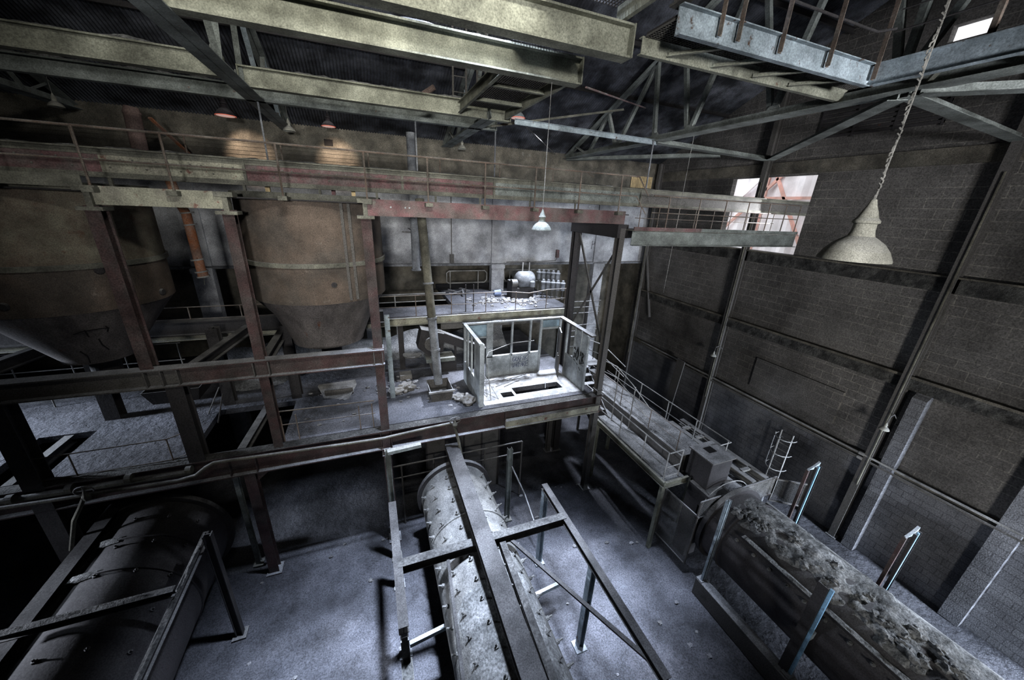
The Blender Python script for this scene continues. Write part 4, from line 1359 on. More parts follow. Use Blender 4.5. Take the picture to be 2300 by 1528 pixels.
for a in ((420, 478), (427, 505), (443, 583), (452, 610), (457, 621)):
    c = AY(*a, 13.5)
    MB().tube([c+V((0, 0, 0.02)), c-V((-0.005, 0, 0.02))], 0.165, 18).build('flange', RAILW, t)
MB().tube([AY(457, 620, 13.5), AY(460, 640, 13.5)], 0.01, 5).build('wire', STEEL, t)
t = thing('vent_duct', 'short pinkish vent duct rising behind the girder at the left', 'duct', (-6.5, 16.0, 12.0))
MB().tube([(-6.45, 16, 11.9), (-6.38, 16, 13.3), (-6.36, 16, 13.42)], [0.2, 0.2, 0.17], 20).build('duct_run', BROWNP, t, smooth=True)
MB().tube([(-6.38, 16, 13.22), (-6.38, 16, 13.28)], 0.22, 20).build('collar', BROWNP, t)
MB().tube([(-6.4, 16, 12.9), (-6.4, BY+0.1, 12.9)], 0.03, 6).build('wall_bracket', STEEL, t)
t_ = MB().box(-5.98, -5.9, 16.0, 16.1, 12.0, 12.05)
tag(MB().bar((-6.05, 16.2, 13.2), (-5.5, 17.86, 12.0), 0.1, 0.05).build('duct_strut', ORANGE), 'rusty slanting strut beside the pinkish vent duct', 'strut')
# orange junction boxes and bright strip lights behind
for (px, py, m_, lab) in ((598, 404, YELP, 'tiny yellow junction box under the girder, left'), (792, 415, YELP, 'tiny yellow junction box under the girder, right'),
                          (747, 413, REDWEB, 'tiny red and white box under the girder')):
    q = AY(px, py, 11.6)
    tag(MB().box(q.x-0.05, q.x+0.05, 11.55, 11.65, 11.1, q.z+0.07).build('junction_box', m_), lab, 'box')

# ================================================================== THINGS ON THE MAIN PLATFORM
t = thing('steel_bin', 'rectangular steel bin below the slanting pipe', 'bin', (1.95, 11.5, PZ))
def openbox(x0, x1, y0, y1, z0, z1, fl=0.1, w_=0.02):
    mb = MB()
    a = [(x0+fl, y0+fl, z0), (x1-fl, y0+fl, z0), (x1-fl, y1-fl, z0), (x0+fl, y1-fl, z0)]
    b = [(x0, y0, z1), (x1, y0, z1), (x1, y1, z1), (x0, y1, z1)]
    c = [(x0+w_, y0+w_, z1), (x1-w_, y0+w_, z1), (x1-w_, y1-w_, z1), (x0+w_, y1-w_, z1)]
    d = [(x0+fl+w_, y0+fl+w_, z0+w_), (x1-fl-w_, y0+fl+w_, z0+w_), (x1-fl-w_, y1-fl-w_, z0+w_), (x0+fl+w_, y1-fl-w_, z0+w_)]
    fs = [(0, 3, 2, 1), (12, 13, 14, 15)]
    for i in range(4):
        j = (i+1) % 4
        fs += [(i, j, 4+j, 4+i), (4+i, 4+j, 8+j, 8+i), (8+i, 8+j, 12+j, 12+i)]
    return mb.add(a+b+c+d, fs)
openbox(1.55, 2.35, 11.1, 12.1, PZ, PZ+0.42, 0.06).build('bin_shell', STEEL, t)
MB().box(1.5, 2.4, 11.05, 11.12, PZ+0.38, PZ+0.44).build('rim_bar', RAILW, t)
t = thing('steel_trough', 'overturned trough with a curved cut-out on the platform', 'trough', (-1.5, 12.6, PZ))
MB().prism([(-2.1, 12.9, PZ+0.28), (-1.9, 12.5, PZ), (-1.1, 12.2, PZ), (-0.85, 12.6, PZ+0.28), (-0.9, 12.95, PZ+0.3)], (0.02, 0.1, 0.02)).build('side_plate', DARKST, t)
MB().lathe([(0.32, -0.45), (0.32, 0.45), (0.29, 0.45), (0.29, -0.45)], 20, (-1.4, 12.75, PZ+0.3), 'x', 180, 330).build('curved_plate', SACK, t, smooth=True)
t = thing('feed_hopper', 'dark low hopper box on the lit left platform', 'hopper', (-6.6, 13.9, PZ))
openbox(-7.1, -5.6, 13.4, 14.7, PZ, PZ+0.5, 0.15).build('hopper_shell', DARKST, t)
for (c, s_, sq, lab) in (((0.85, 12.35, PZ+0.12), 0.24, (1.2, 1, 0.7), 'slumped pale sack on the platform by the blue-grey post'),
                         ((0.5, 12.2, PZ+0.1), 0.2, (1.3, 1, 0.6), 'crumpled sack beside the slumped pale sack'),
                         ((2.78, 10.75, PZ+0.15), 0.22, (1, 1, 0.8), 'round sack leaning at the cab corner'),
                         ((2.55, 11.1, PZ+0.1), 0.18, (1.2, 1, 0.6), 'crushed sack between the bin and the cab')):
    tag(MB().ico(c, s_, 3, sq, 0.28).build('sack', SACK, smooth=True), lab, 'sack', 'sacks on the platform')
for k in range(26):
    x, y = random.gauss(0.5, 0.4), random.gauss(12.6, 0.35)
    s_ = random.uniform(0.03, 0.09)
    tag(MB().ico((x, y, PZ+s_*0.4), s_, 1, (1.3, 1, 0.6), 0.35).build('rubble_lump', RUBM), 'small lump of debris by the blue-grey post', 'rubble', 'debris by the blue-grey post')
tag(MB().box(0.7, 1.15, 13.1, 13.5, PZ, PZ+0.22).build('crate', SACK), 'small box behind the sacks on the platform', 'box')
# drive unit with pulley, disc guard and chute
t = thing('drive_unit', 'tilted conveyor drive with pulley wheel below the upper platform', 'machine', (1.9, 13.6, PZ))
MB().prism([(1.45, 13.4, 5.75), (1.62, 13.4, 6.5), (2.5, 13.4, 6.25), (2.45, 13.4, 5.5), (1.9, 13.4, 5.35)], (0, 0.6, 0)).build('housing', DARKST, t)
MB().lathe([(0.0, -0.1), (0.28, -0.1), (0.28, -0.02), (0.2, -0.05), (0.08, -0.12), (0, -0.14)], 28, (1.98, 13.38, 5.9), 'y').build('pulley_wheel', STEEL, t)
MB().lathe([(0, 0), (0.36, 0), (0.36, 0.04), (0, 0.04)], 28, (1.25, 13.6, 5.4), 'z', 150, 380).build('disc_guard', STEEL, t)
MB().box(1.75, 2.9, 13.3, 14.0, 5.1, 5.25).build('base_frame', GREYP, t)
MB().prism([(1.85, 13.35, 5.1), (2.15, 13.35, 5.1), (2.1, 13.35, PZ), (2.0, 13.35, PZ)], (0, 0.3, 0)).build('chute', STEEL, t)
MB().box(2.0, 3.0, 13.5, 13.9, PZ, 5.1).build('pedestal', DARKST, t)
t = thing('screw_conveyor', 'inclined dusty conveyor trough with a chain behind the cab corner', 'conveyor', (3.0, 13.6, PZ))
MB().bar((2.4, 13.7, 6.1), (4.3, 13.7, 5.2), 0.35, 0.35).build('trough', DARKST, t)
ch = MB()
for k in range(22):
    p = lerp((2.3, 13.6, 6.35), (3.6, 13.55, 5.7), k/21)
    ch.tube([p-V((0.035, 0, 0.01)), p+V((0.035, 0, -0.01))], 0.024, 5)
ch.build('drive_chain', STEEL, t)
MB().tube([(3.0, 13.7, PZ), (3.0, 13.7, 5.7)], 0.05, 6).build('support_leg', DARKST, t)
MB().tube([(4.2, 13.7, PZ), (4.2, 13.7, 5.2)], 0.05, 6).build('support_leg', DARKST, t)
# beds of dust heap behind under upper platform
mb = MB()
n = 40
vs = []
for j in range(13):
    for i in range(n+1):
        x = -6+i*12/n
        y = 15.2+j*0.2
        h = 0.9*max(0, 1-abs(j-7)/6.5)*(0.75+0.5*noise.noise(V((x*0.8, y, 0))))
        vs.append((x, y, PZ-0.01+h))
fs = [(j*(n+1)+i, j*(n+1)+i+1, (j+1)*(n+1)+i+1, (j+1)*(n+1)+i) for j in range(12) for i in range(n)]
mb.add(vs, fs)
tag(mb.build('dust_heap', DUSTM, smooth=True), 'long heap of pale dust under the upper platform', 'dust', kind='stuff')
mb = MB()
vs = []
n = 20
for j in range(n+1):
    for i in range(n+1):
        u, v = i/n*2-1, j/n*2-1
        r = math.hypot(u, v)
        h = 0.5*max(0, 1-r)**1.2*(0.8+0.5*noise.noise(V((u*3, v*3, 8))))
        vs.append((-4.3+u*1.1, 14.6+v*0.8, PZ-0.005+h))
fs = [(j*(n+1)+i, j*(n+1)+i+1, (j+1)*(n+1)+i+1, (j+1)*(n+1)+i) for j in range(n) for i in range(n)]
mb.add(vs, fs)
tag(mb.build('dust_heap', DUSTM, smooth=True), 'small heap of pale dust on the left platform', 'dust', kind='stuff')
# leaning bars on left platform
for i, (p, q, lab) in enumerate((((468, 930), (492, 870), 'thin bar leaning by the hole in the left platform'), ((490, 950), (500, 885), 'second thin bar leaning by the hole in the left platform'))):
    a = AZ(*p, PZ)
    b = AY(*q, a.y)
    tag(MB().tube([a, b], 0.018, 5).build('leaning_bar', STEEL), lab, 'bar')
tag(MB().ibeam((-3.75, 10.25, 4.4), (-3.6, 12.6, 4.4), 0.24, 0.2).build('trimmer_beam', DARKST), 'pale-topped beam crossing the hole left of the brown silo', 'beam', 'beams in the platform holes')
tag(MB().ibeam((-8.3, 10.25, 4.4), (-8.3, 12.3, 4.4), 0.24, 0.2).build('trimmer_beam', DARKST), 'beam crossing the hole at the far left of the platform', 'beam', 'beams in the platform holes')

# ================================================================== BALL MILLS
def mill(cx, cz, R_, y0, y1, lab, shell_m, rings, seed, tr=True):
    t = thing('grinding_mill', lab, 'mill', (cx, (y0+y1)/2, 0), 'horizontal grinding mills')
    s = MB().lathe([(R_, y0), (R_, y1)], 72, (cx, 0, cz), 'y')
    s.lathe([(0.0, y1), (R_, y1)], 72, (cx, 0, cz), 'y')
    s.lathe([(0.0, y0), (R_, y0)], 72, (cx, 0, cz), 'y')
    s.build('drum_shell', shell_m, t, smooth=True)
    MB().lathe([(R_, y1-0.08), (R_+0.13, y1-0.08), (R_+0.13, y1+0.06), (R_, y1+0.06)], 72, (cx, 0, cz), 'y').build('end_flange', DARKST, t, smooth=True)
    if tr:
        MB().lathe([(0.35, y1), (0.35, y1+0.9), (0, y1+0.9)], 24, (cx, 0, cz), 'y').build('trunnion', DARKST, t, smooth=True)
    for yr in rings:
        MB().lathe([(R_, yr-0.03), (R_+0.035, yr-0.02), (R_+0.035, yr+0.02), (R_, yr+0.03)], 72, (cx, 0, cz), 'y').build('hoop', shell_m, t, smooth=True)
    for yy in ((y1+0.75, y0-0.2) if tr else (y0-0.2,)):
        MB().box(cx-0.6, cx+0.6, yy-0.3, yy+0.3, 0, cz-0.3).build('pedestal', DARKST, t)
    return t


def bolts(t, cx, cz, R_, ys, angs, m_, size=0.05, hgt=0.07):
    first = None
    base = V(t['_w'])
    for i, y in enumerate(ys):
        for a in angs:
            a2 = a + (0 if i % 2 == 0 else 0)
            an = math.radians(a2)
            p = V((cx+R_*math.sin(an), y+random.uniform(-.03, .03), cz+R_*math.cos(an)))
            if first is None:
                o = MB().lathe([(size, -0.01), (size*0.9, hgt*0.35), (size*0.45, hgt*0.4), (size*0.4, hgt), (0, hgt)], 7, (0, 0, 0)).build('liner_bolt', m_, t)
                o.data.transform(Matrix.Translation(base))
                first = o
            else:
                o = first.copy()
                COL.objects.link(o)
            o.location = p-base
            o.rotation_euler = (0, an, 0)


def shell_dust(t, cx, cz, R_, y0, y1, a0, a1, h, m_, seed, na=26, ny_=110, rag=0.5, name='dust_crust', lump=0.5):
    """a crust of dust lying over part of a drum, thinning out raggedly at the side a0"""
    vs = []
    for j in range(ny_+1):
        y = y0+(y1-y0)*j/ny_
        for i in range(na+1):
            u = i/na
            an = math.radians(a0+(a1-a0)*u)
            n_ = noise.noise(V((y*1.1+seed, u*3, 0)))
            n2 = noise.noise(V((y*4+seed, u*9, 4)))
            n3 = noise.noise(V((y*11+seed, u*25, 9)))
            edge = min(1, u*3+rag*(n_+0.6*n2))*min(1, (1-u)*6)*min(1, 12*j/ny_, 12*(1-j/ny_))
            hh = h*(0.7+0.7*n_+lump*n2*(1-u*0.5)+0.25*n3)*max(0, edge)-0.015
            r = R_+max(hh, -0.02)
            vs.append((cx+r*math.sin(an), y, cz+r*math.cos(an)))
    fs = [(j*(na+1)+i, j*(na+1)+i+1, (j+1)*(na+1)+i+1, (j+1)*(na+1)+i) for j in range(ny_) for i in range(na)]
    o = MB().add(vs, fs).build(name, m_, t, smooth=True)
    o['kind'] = 'stuff'
    return o


# middle mill
m2 = mill(2.05, 1.8, 1.13, -3.0, 9.7, 'studded middle grinding mill with pale dust painting in the light on its near half', DRUMM, (7.6,), 1)
bolts(m2, 2.05, 1.8, 1.14, [9.2-0.5*k for k in range(16)], [-66, -42, -18, 16, 42, 66], DRUMM, 0.05, 0.14)
MB().lathe([(1.13, 9.7), (1.13, 9.86)], 48, (2.05, 0, 1.8), 'y', 200, 340)
shell_dust(m2, 2.05, 1.8, 1.13, -2.5, 6.0, -78, 70, 0.05, CRUST, 3, 40, 140, 0.3, lump=0.35)  # dust, its paler tone also painting the half outside the platform's shade
# left mill
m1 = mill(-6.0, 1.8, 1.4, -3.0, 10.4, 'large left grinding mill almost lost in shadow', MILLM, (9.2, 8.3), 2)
bolts(m1, -6.0, 1.8, 1.41, [9.8-0.8*k for k in range(9)], [-55, -30, -5, 22, 48], DARKST, 0.045, 0.07)
shell_dust(m1, -6.0, 1.8, 1.4, 4.5, 10.1, -55, -22, 0.05, CRUST, 8, 18, 90, 0.8)
for yy in (9.2, 8.3):
    shell_dust(m1, -6.0, 1.8, 1.44, yy-0.09, yy+0.09, -58, -6, 0.07, CRUST, yy, 40, 8, 0.2, 'hoop_dust')
# right mill
m3 = mill(10.15, 1.8, 1.2, -3.0, 5.6, 'right grinding mill caked in thick lumpy dust beside the block wall', MILLM, (5.0,), 3, False)
bolts(m3, 10.15, 1.8, 1.21, [5.1-0.45*k for k in range(15)], [-58, -30], CRUST, 0.05, 0.10)
shell_dust(m3, 10.15, 1.8, 1.2, -2.9, 5.45, -40, 68, 0.10, CRUST, 15, 60, 260, 1.1, lump=0.9)
base = V(m3['_w'])
for k in range(46):
    y = random.uniform(-0.5, 5.2)
    an = math.radians(random.uniform(-30, 2))
    c = V((10.15+1.23*math.sin(an), y, 1.8+1.23*math.cos(an)))
    MB().ico(c, random.uniform(0.05, 0.13), 2, (1, 1.3, 1), 0.5).build('dust_clump', CRUST, m3, smooth=True)
# ledge rib on its side, in ragged dust
an = math.radians(-49)
MB().bar((10.15+1.25*math.sin(an), -2.9, 1.8+1.25*math.cos(an)), (10.15+1.25*math.sin(an), 4.6, 1.8+1.25*math.cos(an)), 0.16, 0.07).build('side_ledge', DARKST, m3)
cr = crust((10.15+1.28*math.sin(an), -2.8, 1.86+1.25*math.cos(an)), (10.15+1.28*math.sin(an), 4.5, 1.86+1.25*math.cos(an)), 0.15, 0.05, 9, 160, 0.1)
cr.build('ledge_dust', CRUST, m3, smooth=True)
t = thing('water_pipe', 'dusty pipe running along the far side of the right mill', 'pipe', (11.55, 2, 1.7))
zz = 11.1-11.42/1.312
MB().tube([(11.42, 5.4, zz), (11.42, 2.6, zz-0.02), (11.42, 0.6, zz), (11.42, -3, zz)], 0.055, 10).build('pipe_run', PIPEY, t, smooth=True)
for y in (4.2, 1.9, 0.0):
    MB().tube([(11.42, y, 0), (11.42, y, zz)], 0.035, 6).build('support_post', DARKST, t)
# plinths
for (x0, x1, y0, y1, h, lab, m_) in ((8.55, 8.85, -3, 5.1, 0.62, 'long low plinth wall beside the right mill', STEEL),
                                     (3.3, 3.45, -3, 8.6, 0.12, 'low plinth wall right of the middle mill', STEEL)):
    t = MB().box(x0, x1, y0, y1, 0, h)
    tag(t.build('plinth_wall', m_, bevel=0.02), lab, 'plinth', 'plinth walls of the mills')

# frame over the middle mill
FZ = 3.1
def frame_beam(a, b, lab, m_=STEEL, h=0.2, w_=0.2, cr=True, seed=1):
    t = thing('frame_beam', lab, 'beam', a, 'beams of the mill frame')
    MB().ibeam(a, b, h, w_, 0.02, 0.014).build('rolled_section', m_, t)
    if cr:
        up = V((0, 0, h/2))
        crust(V(a)+up, V(b)+up, w_*0.95, 0.05, seed, int((V(b)-V(a)).length*14), 0.2).build('dust_layer', CRUST if m_ is KHAKI else DKCRUST, t, smooth=True)
    return t


frame_beam((0.0, 6.42, 3.09), (4.4, 6.42, 3.09), 'dust-topped cross beam over the middle mill', BEAMD, 0.24, 0.22, True, 21)
frame_beam((4.4, 7.7, FZ), (4.4, 2.55, FZ), 'bare beam along the right of the middle mill frame', BEAMD, 0.18, 0.18, False)
frame_beam((0.0, 8.4, FZ), (0.0, 5.0, FZ), 'beam along the left of the middle mill frame', BEAMD, 0.2, 0.2, False)
frame_beam((0.0, 5.0, 2.1), (0.0, -2, 2.1), 'lower dusty beam continuing towards the viewer at bottom centre', KHAKI, 0.2, 0.22, True, 23)
frame_beam((2.0, 9.9, 3.55), (2.0, 0.5, 3.45), 'wide black beam running along the top of the middle mill', BEAMD, 0.2, 0.42, False)
frame_beam((2.55, 6.3, 3.0), (2.3, 0.0, 3.3), 'narrow dusty beam right of the wide black one', BEAMD, 0.12, 0.16, True, 27)
frame_beam((1.15, 6.35, 2.95), (0.6, 0.5, 3.3), 'thin dark beam left over the middle mill', BEAMD, 0.12, 0.07, False)
frame_beam((2.8, 6.35, 2.98), (4.4, 2.9, 3.02), 'thin double bar slanting across the mill frame', BEAMD, 0.05, 0.09, False)
for (x, y, z1, lab, m_) in ((4.4, 7.6, 3.0, 'frame leg behind the right end of the cross beam', BLUEP), (4.4, 4.98, 3.0, 'dust-streaked frame leg at the right of the middle mill', BLUEP),
                            (0.0, 8.3, 3.0, 'frame leg at the rear left of the middle mill', STEEL), (0.0, 6.4, 2.9, 'frame leg under the left end of the cross beam', STEEL),
                            (0.0, 5.0, 2.9, 'frame leg at bottom centre left of the middle mill', STEEL), (4.0, 9.6, 3.2, 'pale post beyond the middle mill', GREYP),
                            (0.0, 9.3, 4.3, 'bolted pale column with a short arm left of the middle mill', GREYP),
                            (-4.1, 8.3, 3.6, 'dark leg of the left mill frame', DARKST), (-4.1, 4.5, 3.0, 'dark near leg of the left mill frame', DARKST)):
    column(x, y, 0, z1, lab, m_, 0.16, 0.16, up=(1, 0, 0), group='legs of the mill frames')
tag(MB().bar((0.0, 9.2, 4.28), (0.95, 9.2, 4.34), 0.16, 0.1).build('cantilever_arm', GREYP), 'short horizontal arm on the bolted pale column', 'bracket')
tag(MB().tube([(4.05, 9.5, 2.5), (4.3, 8.8, 1.8), (4.4, 7.7, 1.0)], 0.03, 8).build('bent_pipe', STEEL), 'bent pipe between the two legs right of the middle mill', 'pipe')
tag(MB().bar((3.3, 6.0, 1.0), (4.35, 6.1, 1.0), 0.09, 0.12).build('stub_bar', BLUEP), 'short white cross bar low beside the middle mill', 'bar')
tag(MB().bar((0.1, 5.6, 1.6), (0.95, 5.7, 1.6), 0.09, 0.12).build('stub_bar', BLUEP), 'short pale cross bar at the left of the middle mill', 'bar')
railing('low railing and guard rail behind the middle mill', [(0.1, 10.6, 2.6), (4.9, 10.6, 2.6)], [(x, 10.6, 2.6, 0) for x in (0.4, 1.5, 3.4, 4.9)], 1.0, STEEL, (0.5,), 0.03)
t = thing('sheet_screen', 'grey sheet metal screen standing behind the middle mill', 'screen', (2.6, 11.5, 0))
for k in range(4):
    MB().box(1.4+k*0.72, 2.08+k*0.72, 11.45, 11.48, 0, 3.4).build('sheet_panel', STEEL, t)
for k in range(5):
    MB().box(1.34+k*0.72, 1.40+k*0.72, 11.42, 11.5, 0, 3.5).build('upright', DARKST, t)

# frame of left mill
frame_beam((-6.85, 10.6, FZ), (-6.75, 2.5, FZ), 'black beam along the left of the left mill', BEAMD, 0.24, 0.3, False)
frame_beam((-4.35, 8.8, FZ+0.05), (-4.3, 3.0, FZ+0.05), 'dust-edged beam along the right of the left mill', DARKST, 0.18, 0.12, True, 31)
frame_beam((-6.9, 7.1, 3.42), (-4.3, 7.1, 3.42), 'dust-flecked cross beam over the left mill', DARKST, 0.16, 0.14, True, 33)

# ================================================================== RIGHT FEED DECK
t = thing('feed_deck', 'dusty service deck with conveyor cover leading to the right mill', 'walkway', (8.4, 6.7, 3.0))
MB().box(8.28, 9.1, 6.75, 14.0, 2.95, 3.0).build('deck_plate', DUSTM, t)
MB().channel((8.25, 6.7, 2.92), (8.25, 14.0, 2.92), 0.22, 0.08, 0.012, -1).build('edge_channel', KHAKI, t)
MB().channel((8.25, 6.72, 2.92), (9.2, 6.72, 2.92), 0.22, 0.08, 0.012, 1).build('end_channel', KHAKI, t)
MB().box(9.2, 10.35, 7.1, 14.0, 2.6, 3.5).build('conveyor_cover', STEEL, t, bevel=0.03)
MB().box(10.35, 10.8, 6.5, 14.0, 2.85, 2.9).build('deck_plate', STEEL, t)
o = crust((9.78, 7.15, 3.5), (9.78, 13.9, 3.5), 1.1, 0.12, 41, 150, -0.2).build('dust_layer', DUSTM, t, smooth=True)
for (x, y) in ((8.35, 6.85), (8.35, 10.6), (10.2, 7.3), (10.2, 12.0)):
    MB().bar((x, y, 0), (x, y, 2.9), 0.12, 0.12, up=(0, 1, 0)).build('support_leg', KHAKI, t)
pz = 4.02
railing('pale railing on the near side of the feed deck', [(8.3, 13.2, pz), (8.3, 8.1, pz), (8.35, 7.2, pz-0.05), (8.35, 6.85, pz-0.02), (8.9, 6.85, pz)],
        [(8.3, y, pz, 3.0) for y in (12.6, 10.9, 9.2, 7.9, 6.85)]+[(8.9, 6.85, pz, 3.0)], 1.0, RAILW, (0.55, 0.92), 0.022)
railing('dark railing on the wall side of the feed deck', [(10.7, 13.5, pz+0.05), (10.7, 6.6, pz+0.05), (10.2, 6.6, pz+0.05)],
        [(10.7, y, pz+.05, 2.9) for y in (12.8, 11.0, 9.4, 8.0, 6.7)], 1.0, RAILW, (0.5, 0.95), 0.02)
railing('inner railing over the conveyor cover', [(9.25, 13.5, 4.35), (9.25, 7.3, 4.3)], [(9.25, y, 4.3, 3.5) for y in (12.5, 10.5, 8.8, 7.4)], 0.8, RAILM, (0.5,), 0.016)
# curved stair rails at the tower
railing('curved stair handrail beside the tower column', [(8.3, 10.9, 5.55), (8.7, 10.4, 5.4), (9.0, 9.7, 4.9), (9.15, 8.9, 4.4)], [(8.35, 10.9, 5.55, 3.0), (8.75, 10.3, 5.35, 3.0), (9.05, 9.6, 4.85, 3.0)], 0.9, RAILW, (0.5,), 0.022)
railing('short stair handrail behind the cab door', [(7.6, 13.2, 5.7), (8.6, 13.2, 5.7), (9.4, 12.4, 5.5), (9.8, 11.2, 4.9)], [(7.6, 13.2, 5.7, 4.6), (8.6, 13.2, 5.7, 4.6), (9.4, 12.4, 5.5, 3.5)], 0.95, RAILW, (0.5,), 0.022)
t = thing('stair_flight', 'steel stair treads descending beside the tower', 'stairs', (8.6, 12.5, 3.0))
for k in range(6):
    MB().box(7.95, 8.75, 12.3-k*0.3, 12.55-k*0.3, 4.5-k*0.26, 4.53-k*0.26).build('tread', STEEL, t)
for x in (7.93, 8.75):
    MB().bar((x, 12.7, 4.55), (x, 10.5, 2.95), 0.03, 0.2).build('stringer', STEEL, t)
MB().box(7.62, 9.75, 12.7, 14.0, 4.34, 4.4).build('landing_plate', STEEL, t)
for x in (7.75, 9.65):
    MB().bar((x, 13.9, 0), (x, 13.9, 4.34), 0.1, 0.1, up=(0, 1, 0)).build('landing_leg', STEEL, t)
for z, lab in ((5.3, 'lower ladder-like rail set right of the tower'), (6.4, 'upper ladder-like rail set right of the tower')):
    railing(lab, [(7.9, 13.3, z+0.9), (9.6, 13.3, z+0.9)], [(x, 13.3, z+0.9, 4.4) for x in (7.95, 8.8, 9.6)], 0.8, STEEL, (0.33, 0.66), 0.018)
# drive gearbox
t = thing('drive_gearbox', 'dark box-shaped drive housing with a square hole painted on its top', 'machine', (9.9, 6.5, 2.4))
gb = MB().box(9.35, 10.25, 6.1, 6.95, 2.9, 3.92)
gb.build('housing', DARKST, t, bevel=0.03)
MB().box(9.3, 10.3, 6.05, 7.0, 3.92, 3.96).build('lid', STEEL, t)
MB().box(9.65, 9.98, 6.5, 6.78, 3.955, 3.965).build('hole_patch', INKK, t)  # thin black plate painted in for the dark inside of a hole
MB().box(9.2, 10.6, 5.75, 6.6, 2.35, 2.9).build('skirt', DARKST, t)
MB().lathe([(0.0, -0.3), (0.3, -0.3), (0.3, 0.3), (0, 0.3)], 24, (10.3, 6.0, 2.8), 'y').build('motor_body', STEEL, t, smooth=True)
MB().bar((9.5, 6.4, 0), (9.5, 6.4, 2.4), 0.5, 0.5, up=(0, 1, 0)).build('pedestal', DARKST, t)
# girders to the right of it
for (x, y0, y1, lab) in ((11.15, 5.8, 9.5, 'white dusted beam beside the drive housing'), (11.75, 5.8, 9.5, 'white dusted beam nearest the wall, beside the fence')):
    tb = thing('bearer_beam', lab, 'beam', (x, y0, 2.7), 'dusted bearer beams near the fence')
    MB().ibeam((x, y0, 2.88), (x, y1, 2.88), 0.24, 0.2).build('rolled_section', RAILW, tb)
    for yy in (y0+0.2, y1-0.2):
        MB().bar((x, yy, 2.3), (x, yy, 2.76), 0.12, 0.12, up=(0, 1, 0)).build('support_leg', STEEL, tb)
tag(MB().box(10.9, 12.2, 5.9, 9.6, 0, 2.3).build('concrete_bench', DUSTM), 'pale dusted slab below the white beams', 'slab')
for (x, y, s_, lab) in ((11.0, 6.2, 0.4, 'pale concrete block behind the mesh fence, larger'), (11.5, 7.0, 0.3, 'pale concrete block further back, smaller'), (11.4, 8.3, 0.3, 'pale concrete block nearest the far wall column')):
    tag(MB().box(x-s_/2, x+s_/2, y-s_/2, y+s_/2, 2.3, 2.3+s_).build('concrete_block', DUSTM, bevel=0.02), lab, 'block')
for k in range(5):
    tag(MB().box(11.2, 11.7, 6.3+k*0.65, 6.42+k*0.65, 2.92, 3.0).build('cross_plate', RAILW), 'small plate bridging the two white bearer beams', 'plate', 'plates across the bearer beams')


def mesh_fence(a, b, z0, z1, lab, n1, n2, m_=MESHM):
    a, b = V(a), V(b)
    t = thing('mesh_guard', lab, 'fence', (a.x, a.y, z0), 'wire mesh guards of the right mill')
    f = MB()
    for z in (z0, z1):
        f.bar((a.x, a.y, z), (b.x, b.y, z), 0.04, 0.04)
    for p in (a, b):
        f.bar((p.x, p.y, z0), (p.x, p.y, z1), 0.04, 0.04, up=(0, 1, 0))
    f.build('frame', STEEL, t)
    g = MB()
    for i in range(1, n1):
        p = lerp(a, b, i/n1)
        g.bar((p.x, p.y, z0), (p.x, p.y, z1), 0.006, 0.006, up=(0, 1, 0))
    for j in range(1, n2):
        z = z0+(z1-z0)*j/n2
        g.bar((a.x, a.y, z), (b.x, b.y, z), 0.006, 0.006)
    g.build('wire_mesh', m_, t)
    return t


mesh_fence((10.1, 5.72, 0), (12.15, 5.72, 0), 2.3, 3.0, 'wire mesh guard across the far end of the right mill', 50, 18, RAILW)
mesh_fence((12.15, 5.72, 0), (12.9, 5.2, 0), 2.0, 2.9, 'dark mesh guard turning the corner by the ladder', 20, 18)
mesh_fence((8.75, 5.72, 0), (10.1, 5.72, 0), 2.3, 2.95, 'wire mesh guard hanging at the near corner of the right mill', 34, 16)
mesh_fence((8.75, 5.7, 0), (8.7, 7.0, 0), 0.4, 2.4, 'shaded mesh guard down the side under the feed deck', 30, 40)
# arc hood
t = thing('arc_guard', 'thin hooped wire guard in front of the drive housing', 'guard', (9.9, 5.85, 2.6))
MB().tube([(10.1+1.0*math.cos(math.radians(a)), 5.9, 2.45+0.75*math.sin(math.radians(a))) for a in range(0, 181, 12)], 0.015, 6).build('hoop_wire', RAILW, t)

